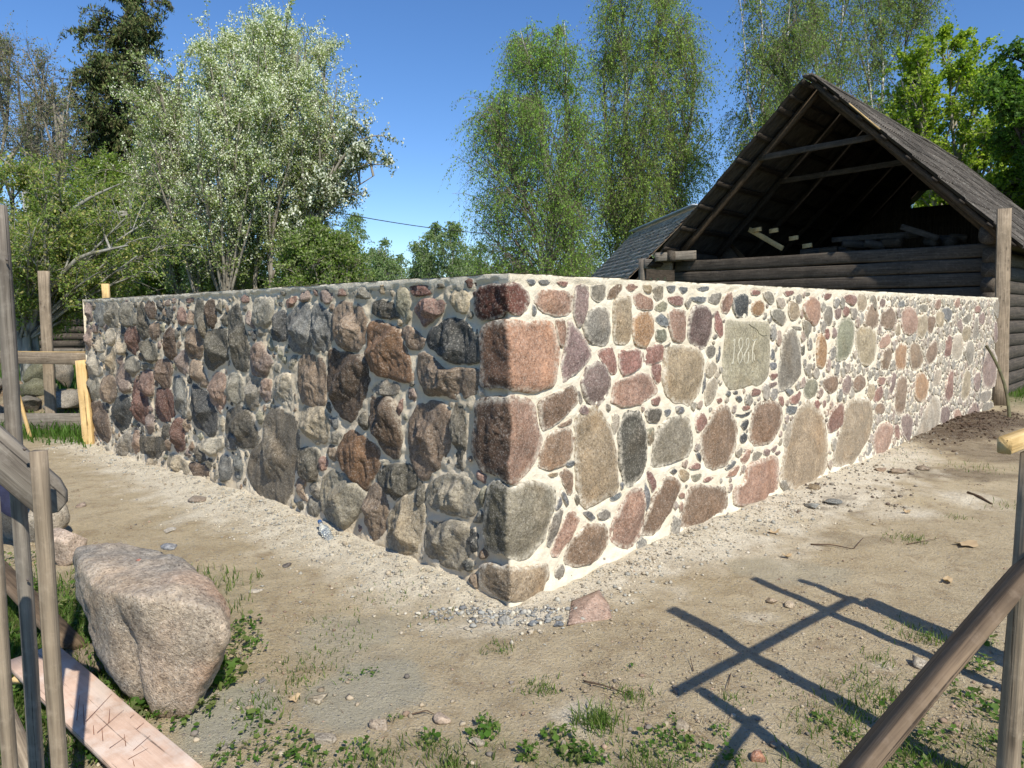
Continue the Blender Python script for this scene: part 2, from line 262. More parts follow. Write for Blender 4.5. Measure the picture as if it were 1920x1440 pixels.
# ------------------------------------------------------------------ field stones of the wall: colour code + outline, measured on the two wall faces
STONES = {
'C': (880, 490, 2.0575, '''
R 15,120 45,95 85,80 140,80 200,85 232,115 235,150 222,195 190,205 140,190 130,215 90,225 40,238 20,200
P 45,255 60,240 140,237 240,230 325,226 338,290 345,345 340,420 335,480 300,503 140,498 70,490 38,470 36,350
Q 20,545 40,530 100,525 160,520 235,520 250,560 265,640 285,690 265,750 230,810 165,862 110,838 40,800 8,740 6,640
N 70,860 100,842 165,868 250,838 335,860 340,900 320,960 290,1080 240,1140 190,1155 140,1140 60,1110 42,1050 60,950
T 40,1180 60,1160 140,1178 300,1165 305,1200 295,1280 270,1300 200,1310 150,1312 110,1300 60,1265 35,1240'''),
'A': (880, 490, 2.0575, '''
p 252,140 300,112 370,112 395,140 390,200 330,208 275,195
m 408,100 435,90 458,105 455,170 430,245 415,245 400,200
u 215,70 250,68 255,85 235,95
u 265,70 315,72 300,92 270,88
r 335,78 380,78 375,95 355,97
g 470,90 525,88 522,140 500,157 470,140
b 530,145 545,100 585,82 588,110 560,140
p 600,88 650,88 650,100 620,118 605,110
t 662,90 700,92 698,128 675,115
t 552,165 565,142 620,140 622,290 605,312 560,315 552,250
g 440,245 470,190 510,180 538,200 538,300 520,325 465,315 445,280
p 332,228 365,228 370,270 360,330 345,325 335,280
m 385,235 430,280 475,360 440,400 360,468 358,400 375,290
r 495,350 530,335 548,335 562,370 565,430 545,435 510,390
r 575,348 660,340 665,400 625,432 590,438 578,400
r 672,345 740,315 755,365 745,380 680,402 672,370
p 635,130 660,125 705,150 705,185 650,185 638,165
o 632,220 650,202 690,200 708,225 708,275 680,330 660,335 632,300
g 708,110 725,92 748,98 745,140 720,155 710,135
n 712,180 740,152 762,160 758,190 725,192
u 715,215 740,200 765,225 765,250 740,250 720,235
n 717,265 755,262 760,300 735,310 717,300
m 430,470 455,410 490,390 520,400 545,460 520,530 490,553 460,540 440,510
p 552,500 570,460 680,430 718,485 715,510 640,555 590,562 552,545
r 700,400 720,392 737,400 738,460 720,475 700,430
b 272,545 300,520 385,485 405,490 413,545 390,575 310,640 290,645 275,610
g 415,505 425,500 438,540 425,553
m 425,575 440,552 460,570 455,592 430,590
b 340,635 395,603 395,625 365,640
b 275,745 300,670 330,655 390,645 398,690 392,750 350,790 300,800 270,790
T 408,640 425,605 490,572 520,590 545,640 560,750 572,830 570,870 540,895 455,945 430,920 415,850 410,740
k 572,680 590,600 620,582 660,590 675,640 675,770 660,820 620,862 600,855 585,800 575,740
w 550,590 575,590 575,630 560,670 550,640
g 523,550 545,555 540,580 528,575
u 750,575 775,568 772,595 755,595
u 795,560 822,560 822,585 798,585
n 682,645 710,640 708,690 690,712 684,690
u 365,780 405,765 408,785 375,793
t 298,820 340,812 340,830 305,833
b 345,820 370,800 395,820 398,880 385,905 360,860
u 330,950 350,900 358,940 335,965
u 352,890 365,885 382,935 372,948
k 405,905 415,898 425,925 415,945
u 540,915 580,888 588,905 550,928
u 580,855 592,850 592,880 583,880
u 435,968 460,962 488,990 465,1000
g 493,970 525,955 545,970 542,990 500,996
g 300,1095 305,1040 320,980 355,955 362,965 340,1040 312,1100
p 318,1120 340,1050 375,975 400,965 425,1000 400,1050 345,1135 325,1135
b 370,1135 400,1065 440,1022 510,1012 530,1050 530,1090 490,1150 410,1178 370,1165
p 548,1030 580,950 620,890 655,875 670,890 672,960 655,1050 625,1095 580,1103 548,1070
b 665,1040 700,930 755,830 790,835 815,875 770,960 720,1040 680,1052
r 680,810 700,815 722,860 705,895 690,850
u 675,850 695,890 695,940 680,965 672,900
t 545,1145 600,1130 613,1140 580,1165
g 322,1250 330,1200 350,1165 365,1180 355,1225 335,1265
g 408,1205 440,1182 462,1195 450,1218 415,1222
n 370,1215 400,1205 400,1225 370,1230
b 362,1265 420,1245 435,1252 380,1280
w 470,1225 505,1180 540,1175 500,1230 478,1245
u 240,165 255,175 255,210 240,208'''),
'B': (1200, 500, 2.88, '''
T 135,480 150,440 210,430 300,445 330,490 330,600 310,690 270,730 180,728 135,690 125,600
N 60,1060 75,960 100,870 140,830 215,812 260,825 275,900 275,980 250,1020 150,1060 80,1075
M 262,290 285,215 330,215 365,230 378,260 378,370 350,430 325,438 265,400 258,350
p 150,240 240,235 242,300 240,390 215,405 175,400 160,330
r 402,245 425,245 440,300 445,370 430,385 402,340
p 438,195 455,150 490,138 495,190 470,250 440,245
d 502,175 530,150 575,152 580,200 578,270 520,272 502,240
o 598,230 610,190 655,185 672,210 665,250 630,268 605,255
r 598,130 645,122 648,150 600,155
g 665,140 695,130 722,165 720,195 700,205 670,170
w 735,170 770,165 785,200 770,230 740,215
g 375,150 435,140 430,190 400,205 365,185
u 270,165 355,160 355,185 320,195 275,180
u 305,110 365,105 370,125 320,133
r 150,165 200,158 232,170 230,205 190,212 160,195
g 240,195 270,160 275,190 255,232
u 205,108 250,110 255,130 225,150
u 140,105 190,100 185,135 155,140
g 132,430 165,405 160,425 138,438
g 358,440 380,420 405,440 400,480 375,492 358,475
w 350,700 358,630 385,600 415,615 415,665 380,735 355,748
u 340,610 352,570 352,650 335,690
u 410,490 430,425 435,450 425,510 412,515
b 330,920 355,870 385,810 400,770 440,755 480,780 510,830 520,900 505,990 470,1050 400,1095 360,1080 335,1010
b 600,870 605,800 635,745 690,730 740,745 765,800 755,870 710,940 650,968 595,930
r 295,840 335,785 360,820 360,850 310,900
p 510,1210 560,1150 580,1070 650,1050 735,1030 742,1100 735,1225 650,1260 580,1280 510,1290
b 222,1400 255,1210 290,1185 430,1180 465,1215 462,1290 440,1330 330,1395 245,1415
T 770,1110 790,990 815,870 850,790 900,740 945,755 990,830 1005,920 1005,1060 985,1130 900,1180 830,1195 775,1160
g 745,640 755,520 770,400 800,350 840,350 862,420 865,520 850,590 800,640 750,665
o 950,530 955,400 965,360 990,380 1010,440 1005,520 975,550
p 880,230 890,185 930,165 960,190 975,260 955,305 930,315 890,270
g 705,240 725,225 770,240 790,280 770,318 735,300 708,270
t 800,210 815,185 855,210 858,260 835,290 805,280
n 885,650 905,610 945,610 960,660 940,700 905,712 885,690
g 835,165 860,145 875,160 870,195 850,200
r 775,135 825,128 830,145 790,162
r 810,710 860,668 870,690 845,745 810,735
u 790,765 800,750 850,755 835,797 790,790
u 780,665 820,660 832,680 800,697
r 745,700 765,698 778,730 770,755 750,740
r 595,680 620,655 650,670 640,692 605,698
d 510,705 540,698 552,725 530,733
u 460,690 475,668 490,680 480,705
d 500,675 525,668 528,688 505,690
r 415,715 435,705 445,725 425,742
r 550,755 590,748 590,770 560,778
d 515,795 545,800 590,780 590,800 550,812 520,808
d 537,855 575,820 585,840 565,885
d 535,920 560,895 580,910 575,940 545,955
g 515,1000 540,975 555,990 535,1030 518,1022
p 540,1045 575,985 595,990 590,1035 560,1062
g 605,1030 620,995 660,1005 650,1030 600,1055
m 665,1000 680,982 702,990 690,1022 668,1015
m 705,985 730,962 742,970 720,1005
m 728,1005 750,990 760,1005 740,1020
u 460,1090 500,1045 520,1055 505,1080 465,1098
p 465,1130 525,1070 538,1080 520,1120 480,1137
r 262,1085 300,1058 325,1065 322,1090 275,1095
t 208,1100 235,1090 265,1115 262,1145 235,1165 212,1135
n 278,1125 330,1115 328,1145 305,1160 280,1155
d 160,1105 185,1088 200,1105 180,1122
r 342,1145 375,1132 400,1140 370,1160 345,1165
d 298,1010 315,1000 330,1030 325,1060 305,1035
g 190,765 210,755 238,760 238,790 205,798
u 128,800 145,765 168,775 160,800 140,810
k 30,790 45,768 105,768 110,785 95,840 40,840
t 38,890 70,880 72,940 50,968 36,930
r 62,715 100,700 108,715 100,750 65,745
u 700,480 712,440 725,455 725,500 708,500
u 698,520 730,515 735,550 705,555
r 697,580 740,575 740,595 710,612
m 695,630 735,620 735,640 700,655
k 868,440 885,415 888,470 875,480
g 820,320 870,325 872,345 830,335
w 775,960 780,900 800,840 820,850 800,960 790,972
w 742,950 758,925 770,930 758,968
g 755,1150 790,1160 820,1220 815,1265 770,1215 755,1190
p 205,1225 240,1220 243,1250 212,1250
p 205,1290 228,1265 232,1300 215,1330
r 990,345 1010,330 1028,370 1010,390
g 875,290 900,290 925,320 920,385 895,380 878,330
r 942,725 960,718 972,745 960,770 942,755
m 985,725 1000,720 1005,750 990,765'''),
'D': (1500, 500, 3.6, '''
g 160,310 185,265 210,280 220,330 210,385 185,400 158,350
m 235,300 255,275 278,290 275,335 250,358 235,335
r 285,300 300,265 325,280 330,320 310,340 288,330
r 292,205 330,185 375,200 378,240 355,268 310,240
t 385,200 420,185 445,205 450,260 420,300 390,290
b 430,350 455,280 480,235 510,270 530,320 520,390 490,418 440,400 420,380
n 245,600 242,520 260,400 290,355 340,355 365,400 358,500 330,590 280,632 250,630
t 375,510 380,440 410,412 470,410 510,450 510,570 480,640 435,670 405,640 395,580
b 540,380 550,320 590,272 630,290 642,350 620,410 580,420 545,400
p 680,370 690,310 720,275 760,285 785,350 775,430 735,460 700,445 685,410
t 790,360 820,330 850,335 855,400 845,450 820,485 795,460 785,410
b 855,350 885,330 912,345 905,410 880,455 860,430
t 920,310 950,300 972,340 965,400 935,410 915,370
u 957,280 1000,275 1028,300 1022,350 1000,380 970,350
g 1095,350 1130,305 1160,330 1150,370 1120,385 1100,375
m 1205,340 1230,305 1250,330 1245,380 1220,395 1205,370
t 1090,450 1110,400 1150,410 1145,470 1120,505 1095,490
m 1060,380 1085,350 1100,400 1090,450 1070,430
p 530,530 550,480 590,450 610,480 605,510 570,545 535,550
b 545,650 550,580 590,545 620,560 618,620 590,680 560,695
o 640,650 645,560 675,515 715,540 715,640 700,690 660,695
b 740,640 738,550 760,510 800,530 828,600 825,650 790,695 755,690
b 845,600 870,540 900,490 925,540 925,590 900,640 865,660
r 975,560 985,500 1005,460 1025,500 1022,570 995,610 975,605
w 1025,560 1040,470 1080,450 1100,520 1090,600 1050,630 1030,610
g 1100,560 1115,510 1150,500 1175,530 1165,630 1140,668 1115,620
g 1165,450 1180,340 1200,340 1205,440 1185,490 1165,480
b 150,780 185,745 240,735 252,780 235,835 200,855 165,830
m 285,830 290,770 310,730 335,745 335,810 315,862 290,850
b 352,800 375,740 400,725 430,750 435,800 405,835 370,842
t 450,850 460,800 490,790 500,830 495,880 470,905
r 495,900 510,830 545,800 560,840 555,880 520,912
r 520,770 540,745 575,750 570,790 530,800
b 640,980 640,900 655,770 690,742 720,760 722,830 705,940 680,995 655,998
o 770,860 780,760 805,715 850,740 865,810 850,880 815,912 790,900
m 600,840 610,760 630,705 645,730 640,800 620,860
r 975,880 980,790 1015,700 1040,710 1030,810 1020,890 1000,905
t 1085,870 1095,770 1115,690 1140,710 1145,790 1130,870 1105,900
m 1165,770 1185,715 1215,710 1220,770 1200,840 1175,835
w 895,790 910,700 950,690 955,740 930,800 900,805
T 225,1340 240,1240 290,1060 320,930 370,895 430,895 470,940 480,1040 460,1130 410,1230 340,1330 260,1355
r 185,1050 215,960 255,930 290,930 297,1000 280,1060 240,1100 205,1118 188,1090
b 502,960 520,925 565,925 575,960 555,990 510,990
p 505,1250 500,1150 530,1080 575,1055 610,1070 622,1130 610,1200 580,1270 520,1290
w 755,1170 800,1080 850,950 905,875 940,900 940,1040 915,1100 850,1150 765,1180
m 680,1010 720,1000 758,1040 750,1160 720,1190 690,1130
r 632,1080 655,1060 675,1120 665,1170 640,1150
m 945,1040 955,950 985,940 1010,990 1000,1050 960,1065
p 1020,1050 1040,970 1070,960 1100,1020 1090,1045 1050,1055
m 1115,1040 1130,970 1180,910 1210,940 1215,1000 1180,1030
m 1225,700 1250,580 1300,560 1330,620 1320,780 1280,820 1240,800
g 1215,990 1240,920 1300,910 1305,960 1240,1000
g 1205,880 1230,840 1285,835 1285,890 1230,920
m 1300,420 1310,370 1330,380 1335,480 1310,520 1300,480
g 1300,260 1325,215 1338,260 1338,340 1315,350
g 28,190 45,170 70,180 60,198
r 155,200 180,178 215,185 200,215 165,225
g 475,250 470,200 495,190 515,230 520,290 500,290
g 345,340 350,290 375,275 390,310 375,350 355,358
m 535,240 550,215 575,230 570,265 545,275
g 800,270 830,250 862,265 860,300 820,300
p 905,260 920,220 945,220 950,270 930,290 910,280
u 660,250 690,225 708,240 705,270 665,270
p 1040,250 1060,210 1080,215 1075,270 1050,280
r 1175,290 1195,260 1215,270 1210,310 1185,310
t 640,430 655,370 672,400 668,460 650,460
r 160,450 185,450 200,475 190,490 165,485
m 215,430 230,405 245,440 235,480 215,475'''),
'E': (440, 500, 2.4, '''
R 775,90 830,80 880,90 870,125 800,135 780,115
R 1015,70 1040,50 1080,60 1075,90 1040,98
t 945,110 960,85 1000,80 1045,120 1050,170 1030,210 985,205 955,160
r 795,190 820,155 880,140 935,150 920,210 860,255 840,270 815,230
d 855,320 900,265 960,235 1010,240 1060,290 1085,370 1075,425 1010,430 930,410 870,360
b 820,400 850,388 950,470 1000,460 1085,465 1080,520 1050,585 980,590 850,570 825,520 815,460
t 628,100 640,80 675,82 690,105 670,125 640,122
g 520,110 560,90 605,95 600,140 575,155 535,140
k 603,210 615,160 645,150 700,165 725,225 700,235 640,228
n 712,130 735,90 765,95 780,170 775,235 755,250 725,190
O 592,330 595,260 640,250 725,290 745,350 775,440 780,515 720,505 640,485 600,460
b 738,290 765,265 800,290 840,330 830,365 790,378 755,345
b 440,250 440,190 470,165 560,180 585,230 580,340 545,380 480,370 440,320
u 232,220 280,170 320,165 335,230 330,370 300,390 245,370 235,290
u 345,170 385,185 425,215 430,300 405,390 360,375 335,330
d 160,300 170,230 210,190 228,240 225,330 190,340 165,330
m 370,120 400,98 438,100 435,140 410,170 375,150
r 440,105 500,95 502,130 450,135
g 75,200 85,145 150,145 165,190 150,250 110,285 80,250
B 412,460 420,380 490,390 570,415 600,490 590,560 550,640 520,700 450,650 415,560
b 280,450 285,400 340,395 395,420 400,500 390,620 340,635 290,610 275,540
m 65,430 70,360 110,345 150,400 160,440 120,500 75,490
g 35,590 45,500 70,480 105,510 105,620 60,640 35,625
w 160,540 190,490 240,480 252,530 250,635 215,620 165,590
t 290,660 310,625 390,640 415,680 415,760 380,800 320,770 295,720
K 52,900 70,830 120,780 130,700 170,645 210,665 265,690 272,800 270,900 245,1000 215,1070 130,1045 70,990
k 272,850 290,815 350,815 370,860 365,960 330,970 280,930
O 455,820 490,755 530,740 600,780 635,840 635,900 580,995 540,970 480,900
B 600,640 610,590 680,585 715,640 740,750 735,850 700,865 650,820 605,720
g 605,560 620,510 690,510 730,530 720,580 640,580
r 720,660 745,590 755,620 735,680
b 775,790 780,680 820,620 900,620 950,650 960,720 955,830 900,910 830,950 790,900
k 975,850 975,630 1025,610 1035,700 1030,860 1010,915 985,900
N 855,1060 870,980 930,940 1010,940 1070,980 1085,1050 1060,1120 1000,1130 900,1100
k 630,950 650,905 720,890 780,895 810,930 800,990 760,1030 700,1045 650,1010
b 400,830 430,800 455,830 455,890 435,900
N 385,1020 395,950 440,920 520,960 575,1020 565,1090 510,1165 460,1200 410,1150 388,1090
b 580,1060 600,1000 625,975 660,1010 680,1080 675,1180 640,1250 600,1220 582,1150
t 690,1120 720,1060 770,1040 830,1065 840,1130 820,1260 770,1308 700,1300 680,1230
N 850,1180 870,1140 940,1145 1040,1170 1035,1280 1010,1365 940,1345 850,1300 845,1240
d 1030,1220 1055,1180 1080,1210 1080,1300 1055,1290 1035,1260
d 1010,1350 1030,1320 1065,1340 1060,1375 1020,1375
r 1050,925 1080,915 1125,945 1120,980 1080,970
n 1090,1040 1120,985 1128,1010 1105,1080 1085,1090
u 1060,1150 1090,1095 1105,1110 1095,1160
k 800,1040 815,960 840,970 845,1060 830,1085 805,1070
g 315,1080 330,1035 360,1045 385,1090 355,1135 325,1115
b 255,990 280,945 310,960 300,1010 320,1060 290,1050
g 320,1000 345,965 380,1010 380,1055 345,1040
k 890,95 905,75 935,75 940,95 900,100
r 345,120 350,100 362,100 360,135
d 1070,300 1080,260 1095,290 1095,370 1085,390
w 1085,530 1105,545 1118,590 1100,595 1085,560
u 415,700 430,660 460,690 455,730 430,740
g 420,760 440,740 480,750 470,790 430,800
r 365,890 385,850 410,880 400,920 375,920
g 190,120 205,105 225,115 215,135
m 280,140 290,105 325,105 330,145 300,160
r 218,150 260,130 275,150 250,175 225,190
w 640,880 660,865 690,880 680,895 650,895
m 108,520 130,505 150,530 150,600 125,610 110,575
r 545,1160 560,1145 572,1180 560,1205 540,1190'''),
'F': (140, 500, 3.13, '''
u 105,290 125,215 160,225 170,290 165,355 130,345
m 60,230 75,205 95,220 95,310 75,330 60,290
g 170,240 185,205 235,205 248,260 245,350 215,360 180,330
g 250,250 275,205 330,215 350,290 345,350 300,350 260,320
k 355,350 360,240 385,195 405,250 425,330 420,410 390,425 360,400
B 405,230 425,190 455,200 470,260 460,300 430,310 410,280
d 470,230 490,195 510,240 505,270 485,260
m 520,200 550,185 555,225 530,235
m 560,190 595,180 595,215 565,215
r 630,190 680,180 680,210 640,215
k 695,270 700,200 745,195 765,300 765,400 740,420 710,370
B 765,290 770,195 810,195 825,260 830,340 790,370 768,350
k 845,320 870,265 885,290 885,350 860,350
k 890,280 920,230 960,240 985,330 1000,420 1020,520 1000,600 940,600 910,520 895,400
r 965,190 990,160 1020,170 1015,210 980,215
w 175,400 195,355 220,365 230,420 210,470 185,450
w 230,460 240,370 270,390 290,440 285,500 255,515
w 110,440 125,400 150,420 165,470 160,505 130,500
m 55,400 70,345 90,370 90,470 70,495 58,470
m 90,360 110,335 135,350 130,380 105,395
R 295,430 300,360 345,350 370,400 375,470 345,520 305,490
k 385,500 385,440 430,430 470,470 475,540 430,565 390,550
B 510,480 510,400 545,355 585,380 590,470 575,540 530,530
b 435,400 445,330 490,330 500,380 475,430 445,430
r 595,320 600,240 625,235 645,280 640,330 615,350
b 650,310 655,255 690,250 700,300 680,340
b 640,450 650,370 700,360 730,400 745,470 725,530 680,545 645,500
k 755,450 775,395 840,360 880,380 890,460 890,540 840,580 790,610 755,560
t 170,590 180,490 215,470 235,520 235,590 205,640
w 65,560 75,505 105,510 140,560 160,620 130,640 80,620
g 70,700 85,630 120,630 140,700 135,770 100,785 75,750
m 235,650 250,590 280,570 315,620 320,720 290,745 245,700
b 140,720 160,650 205,640 235,680 235,750 210,800 150,780
g 285,540 330,525 370,560 370,600 330,650 300,600
m 595,560 610,500 640,490 655,530 655,620 640,640 600,610
B 470,570 500,540 540,545 560,600 550,700 510,720 475,660
r 380,680 390,620 430,610 455,640 450,740 425,760 385,720
b 665,600 680,550 725,555 750,610 775,690 740,710 670,650
p 785,740 790,650 835,620 880,640 885,740 860,860 820,830 790,790
g 890,670 900,630 950,630 980,680 980,790 945,805 905,770
R 335,760 345,660 380,700 415,770 430,850 400,920 360,900 330,850
R 470,760 475,710 550,720 575,780 575,870 545,915 490,900 465,830
u 565,720 570,650 620,640 650,700 655,790 640,890 600,850 575,790
d 675,800 680,700 710,695 780,760 820,850 825,960 790,1000 740,960 690,930
B 80,860 90,800 150,795 185,860 200,950 200,1040 150,1010 110,940
d 195,870 230,780 280,755 325,790 328,890 310,950 270,970 230,930
m 400,930 430,850 460,880 460,960 430,990
R 570,960 580,890 620,890 635,960 640,1060 610,1090 575,1060
k 495,950 520,915 555,930 550,990 520,1020 500,990
g 240,1080 255,1010 310,970 340,1010 340,1080 300,1110 255,1130
p 330,1010 345,940 375,980 370,1080 345,1100
k 370,1050 385,985 430,1000 510,985 520,1060 490,1140 430,1120 380,1090
t 535,1170 550,1095 600,1110 650,1150 675,1230 620,1210
k 875,930 890,850 950,820 1010,850 1070,990 1040,1050 970,1060 900,1010 875,970
u 865,1010 900,975 960,1020 960,1050 920,1080 865,1060
w 720,1040 760,1010 855,1010 855,1060 800,1120 730,1080
k 690,1100 710,1030 740,1080 760,1140 720,1150
u 835,1180 850,1110 900,1110 920,1190 910,1250 870,1260
u 925,1160 935,1090 970,1080 980,1180 960,1250 930,1240
B 660,1160 690,1150 760,1160 780,1200 780,1240 720,1245 680,1220
b 625,920 650,895 670,930 675,975 645,965
w 840,900 862,870 865,960 845,970
t 395,1150 420,1115 470,1130 500,1165 440,1180
b 120,1040 140,1030 150,1060 130,1065
g 160,1060 190,1050 215,1080 200,1100
d 170,800 190,800 205,830 195,850 175,840
g 350,590 400,565 450,580 440,600 400,610
m 240,545 265,520 280,560 260,580
b 520,1050 545,1010 565,1040 560,1080 530,1080
m 990,310 1010,240 1035,300 1045,370 1020,350
g 1055,380 1075,340 1110,370 1095,420 1065,420
p 1085,700 1100,655 1140,670 1130,750 1100,790
m 255,240 300,180 340,200 300,215'''),
}
SLAB = [(465,295),(580,290),(692,292),(702,330),(698,480),(690,600),(670,630),(600,640),(520,652),(455,650),(442,610),(450,450),(458,330)]
PAL = {'p': (.35,.22,.165), 'P': (.40,.225,.15), 'Q': (.36,.235,.18), 'r': (.27,.15,.125), 'R': (.155,.07,.055), 'b': (.24,.165,.115), 'B': (.135,.088,.062),
 'g': (.25,.23,.195), 'k': (.12,.11,.09), 'd': (.075,.08,.085), 'n': (.25,.245,.18), 'N': (.29,.255,.195), 't': (.36,.295,.20), 'T': (.33,.26,.175),
 'u': (.165,.175,.185), 'o': (.36,.22,.12), 'O': (.20,.10,.045), 'm': (.25,.18,.165), 'M': (.17,.12,.11), 'w': (.40,.35,.28), 'K': (.165,.14,.105)}
# ------------------------------------------------------------------ the wall: one unfolded band, s<0 along the left leg, s>0 along the right leg
P0 = np.array([-.02, 3.98]); AZ = math.radians(45.5)
DL = np.array([-math.sin(AZ), math.cos(AZ)]); DR = np.array([math.cos(AZ), math.sin(AZ)])
NL = -DR; NR = -DL           # outward normals (towards the camera side)
SL, SR = -7.85, 12.05
def onwall(px, py, side):
    d = ray(px, py); D = DL if side == 'L' else DR; n = np.array([D[1], -D[0]]); t = (P0 @ n)/(d[:2] @ n)
    s = (d[:2]*t - P0) @ D; return (-s if side == 'L' else s), d[2]*t + EYE
def fold(s, v, h):
    s = np.asarray(s, float); h = np.asarray(h, float); L = s < 0; a = np.abs(s)[..., None]
    D = np.where(L[..., None], DL, DR); N = np.where(L[..., None], NL, NR); O = np.where(L[..., None], NR, NL)
    q = P0 + D*a + N*h[..., None] + O*(h*np.exp(-np.abs(s)/.035))[..., None]
    return np.concatenate([q, np.asarray(v, float)[..., None]], -1)
def ztop(s): return np.where(s < 0, 1.875 + .004*s, 1.875 + .0055*s)
def zbase(s):
    return np.interp(s, [-8, -6.2, -4.6, -3.3, -2, -1.3, -.7, 0, 2, 12], [-.05, -.04, .05, .10, .08, .07, .06, 0, 0, -.03])

def smooth_poly(P, it=2, k=.17):
    P = np.asarray(P, float)
    for _ in range(it):
        Q = np.roll(P, -1, 0); P = np.stack([P*(1-k)+Q*k, P*k+Q*(1-k)], 1).reshape(-1, 2)
    return P
def resample(P, N):
    Q = np.vstack([P, P[:1]]); d = np.r_[0, np.cumsum(np.hypot(*np.diff(Q, axis=0).T))]
    t = np.linspace(0, d[-1], N, endpoint=False); return np.stack([np.interp(t, d, Q[:, 0]), np.interp(t, d, Q[:, 1])], 1)
def area_c(P):
    x, y = P.T; x2, y2 = np.roll(x, -1), np.roll(y, -1); c = x*y2-x2*y; A = c.sum()/2
    return A, np.array([((x+x2)*c).sum(), ((y+y2)*c).sum()])/(6*A)

def stone_geo(P, left, seed, lod=2, corner=False, flat=False, pebble=False):
    """returns verts in (s,v,h) and faces for one stone lying in the band"""
    rg = np.random.default_rng(seed); A, c = area_c(P); A = abs(A); size = math.sqrt(A)
    N = {0: 14, 1: 26, 2: 44, 3: 72}[lod]; ts = {0: [.55, .85, 1.0], 1: [.3, .55, .75, .88, .96, 1.0], 2: [.12, .25, .38, .5, .61, .71, .8, .87, .92, .96, .985, 1.0],
          3: list(np.linspace(.05, .8, 14)) + [.85, .9, .93, .96, .98, 1.0]}[lod]
    P = resample(P, N); ts = np.array(ts)
    ring = c + (P-c)[:, None, :]*ts[None, :, None]      # N,T,2
    # irregular rim
    q3 = np.concatenate([ring, np.full(ring.shape[:2]+(1,), seed*3.17 % 50)], -1)
    rim = ts[None, :]**3
    jit = size*.075 if not pebble else size*.12
    ring[..., 0] += jit*rim*fbm(q3, 4/size, 3, seed); ring[..., 1] += jit*rim*fbm(q3+9, 4/size, 3, seed+5)
    t = np.broadcast_to(ts[None, :], ring.shape[:2])
    q3 = np.concatenate([ring, np.full(ring.shape[:2]+(1,), seed*3.17 % 50)], -1)
    if left and not flat:
        top = min(.105, .030 + .21*size)*rg.uniform(.8, 1.1)
        h = np.full(t.shape, top)
        for k in range(9):                              # cleft planes
            a = rg.uniform(0, 2*math.pi); sl = rg.uniform(.1, 1.1); off = rg.uniform(.6, 1.2)*top
            u = ((ring[..., 0]-c[0])*math.cos(a) + (ring[..., 1]-c[1])*math.sin(a))
            h = np.minimum(h, off - sl*(u - size*.12))
        h = np.maximum(h, top*.28)
        h = h*(1-t**12)**.5
        amp = min(.020, .012+.025*size)
        qv = q3*np.array([2.4, .75, 1.]); h = h + (amp*.9*fbm(qv, 9, 4, seed+11, .6) - amp*1.1*np.clip(fbm(qv, 7, 3, seed+12)-.18, 0, 1)*2)*(1-t**9)
        h = h + (amp*fbm(q3, 9, 5, seed, .62)*1.2 + .35*amp*np.abs(fbm(q3, 26, 3, seed+3))*2)*(1-t**9)
        h = h - .034
    else:
        if flat: pass
        top = min(.034, .010+.06*size) * rg.uniform(.7, 1.15)
        if pebble: top = min(.016, .006+.12*size)
        a = rg.uniform(0, 2*math.pi); tilt = rg.uniform(-.02, .02)
        h = top*(1-t**12)**.5 + tilt*((ring[..., 0]-c[0])*math.cos(a)+(ring[..., 1]-c[1])*math.sin(a))
        if flat: h = h*.4
        elif not pebble:
            for k in range(5):
                a = rg.uniform(0, 2*math.pi); u = (ring[..., 0]-c[0])*math.cos(a)+(ring[..., 1]-c[1])*math.sin(a); h = np.minimum(h, top*rg.uniform(.75, 1.1) - rg.uniform(.05, .30)*(u-size*.18))
            h = np.maximum(h, .004)
        if not flat: h = h + (1-t**8)*(.0085*fbm(q3, 11, 4, seed)+.003*fbm(q3, 45, 3, seed+2))*(.5 if pebble else 1)
        if left: h = h*1.6 - .012
        h = h - .001
        if flat: h = h + .002*fbm(q3, 25, 3, seed)*(1-t**8)
    if corner:
        wl = 1/(1+np.exp(np.clip(ring[..., 0]/.012, -40, 40)))
        h = h*(1-wl) + wl*(.018*fbm(q3, 10, 5, seed+8, .62)*1.6 + .014*np.abs(fbm(q3, 24, 3, seed+1)) + .004)*(1-t**7) + .006*(1-t**6)
        # left rim of the quoin stands proud of the recessed mortar
        h = np.where(t > .985, -.02*wl-.004, h)
    # skirt into the mortar
    sk = c + (ring[:, -1]-c)*.985
    V2 = np.concatenate([ring, sk[:, None]], 1); H = np.concatenate([h, np.full((N, 1), -.05)], 1)
    T = ring.shape[1]+1
    V = np.concatenate([V2.reshape(-1, 2), c[None]]); Hh = np.r_[H.ravel(), h[:, 0].mean()]
    F = gridfaces(N, T, True); ci = len(V)-1
    i = np.arange(N); tri = np.stack([i*T, ((i+1) % N)*T, np.full(N, ci)], 1)
    e = np.r_[np.concatenate([t, np.ones((N, 1))], 1).ravel(), 0]
    # orient outwards
    if area_c(P)[0] > 0: F = F[:, ::-1]
    else: tri = tri[:, ::-1]
    return V[:, 0], V[:, 1], Hh, F, tri, e, size

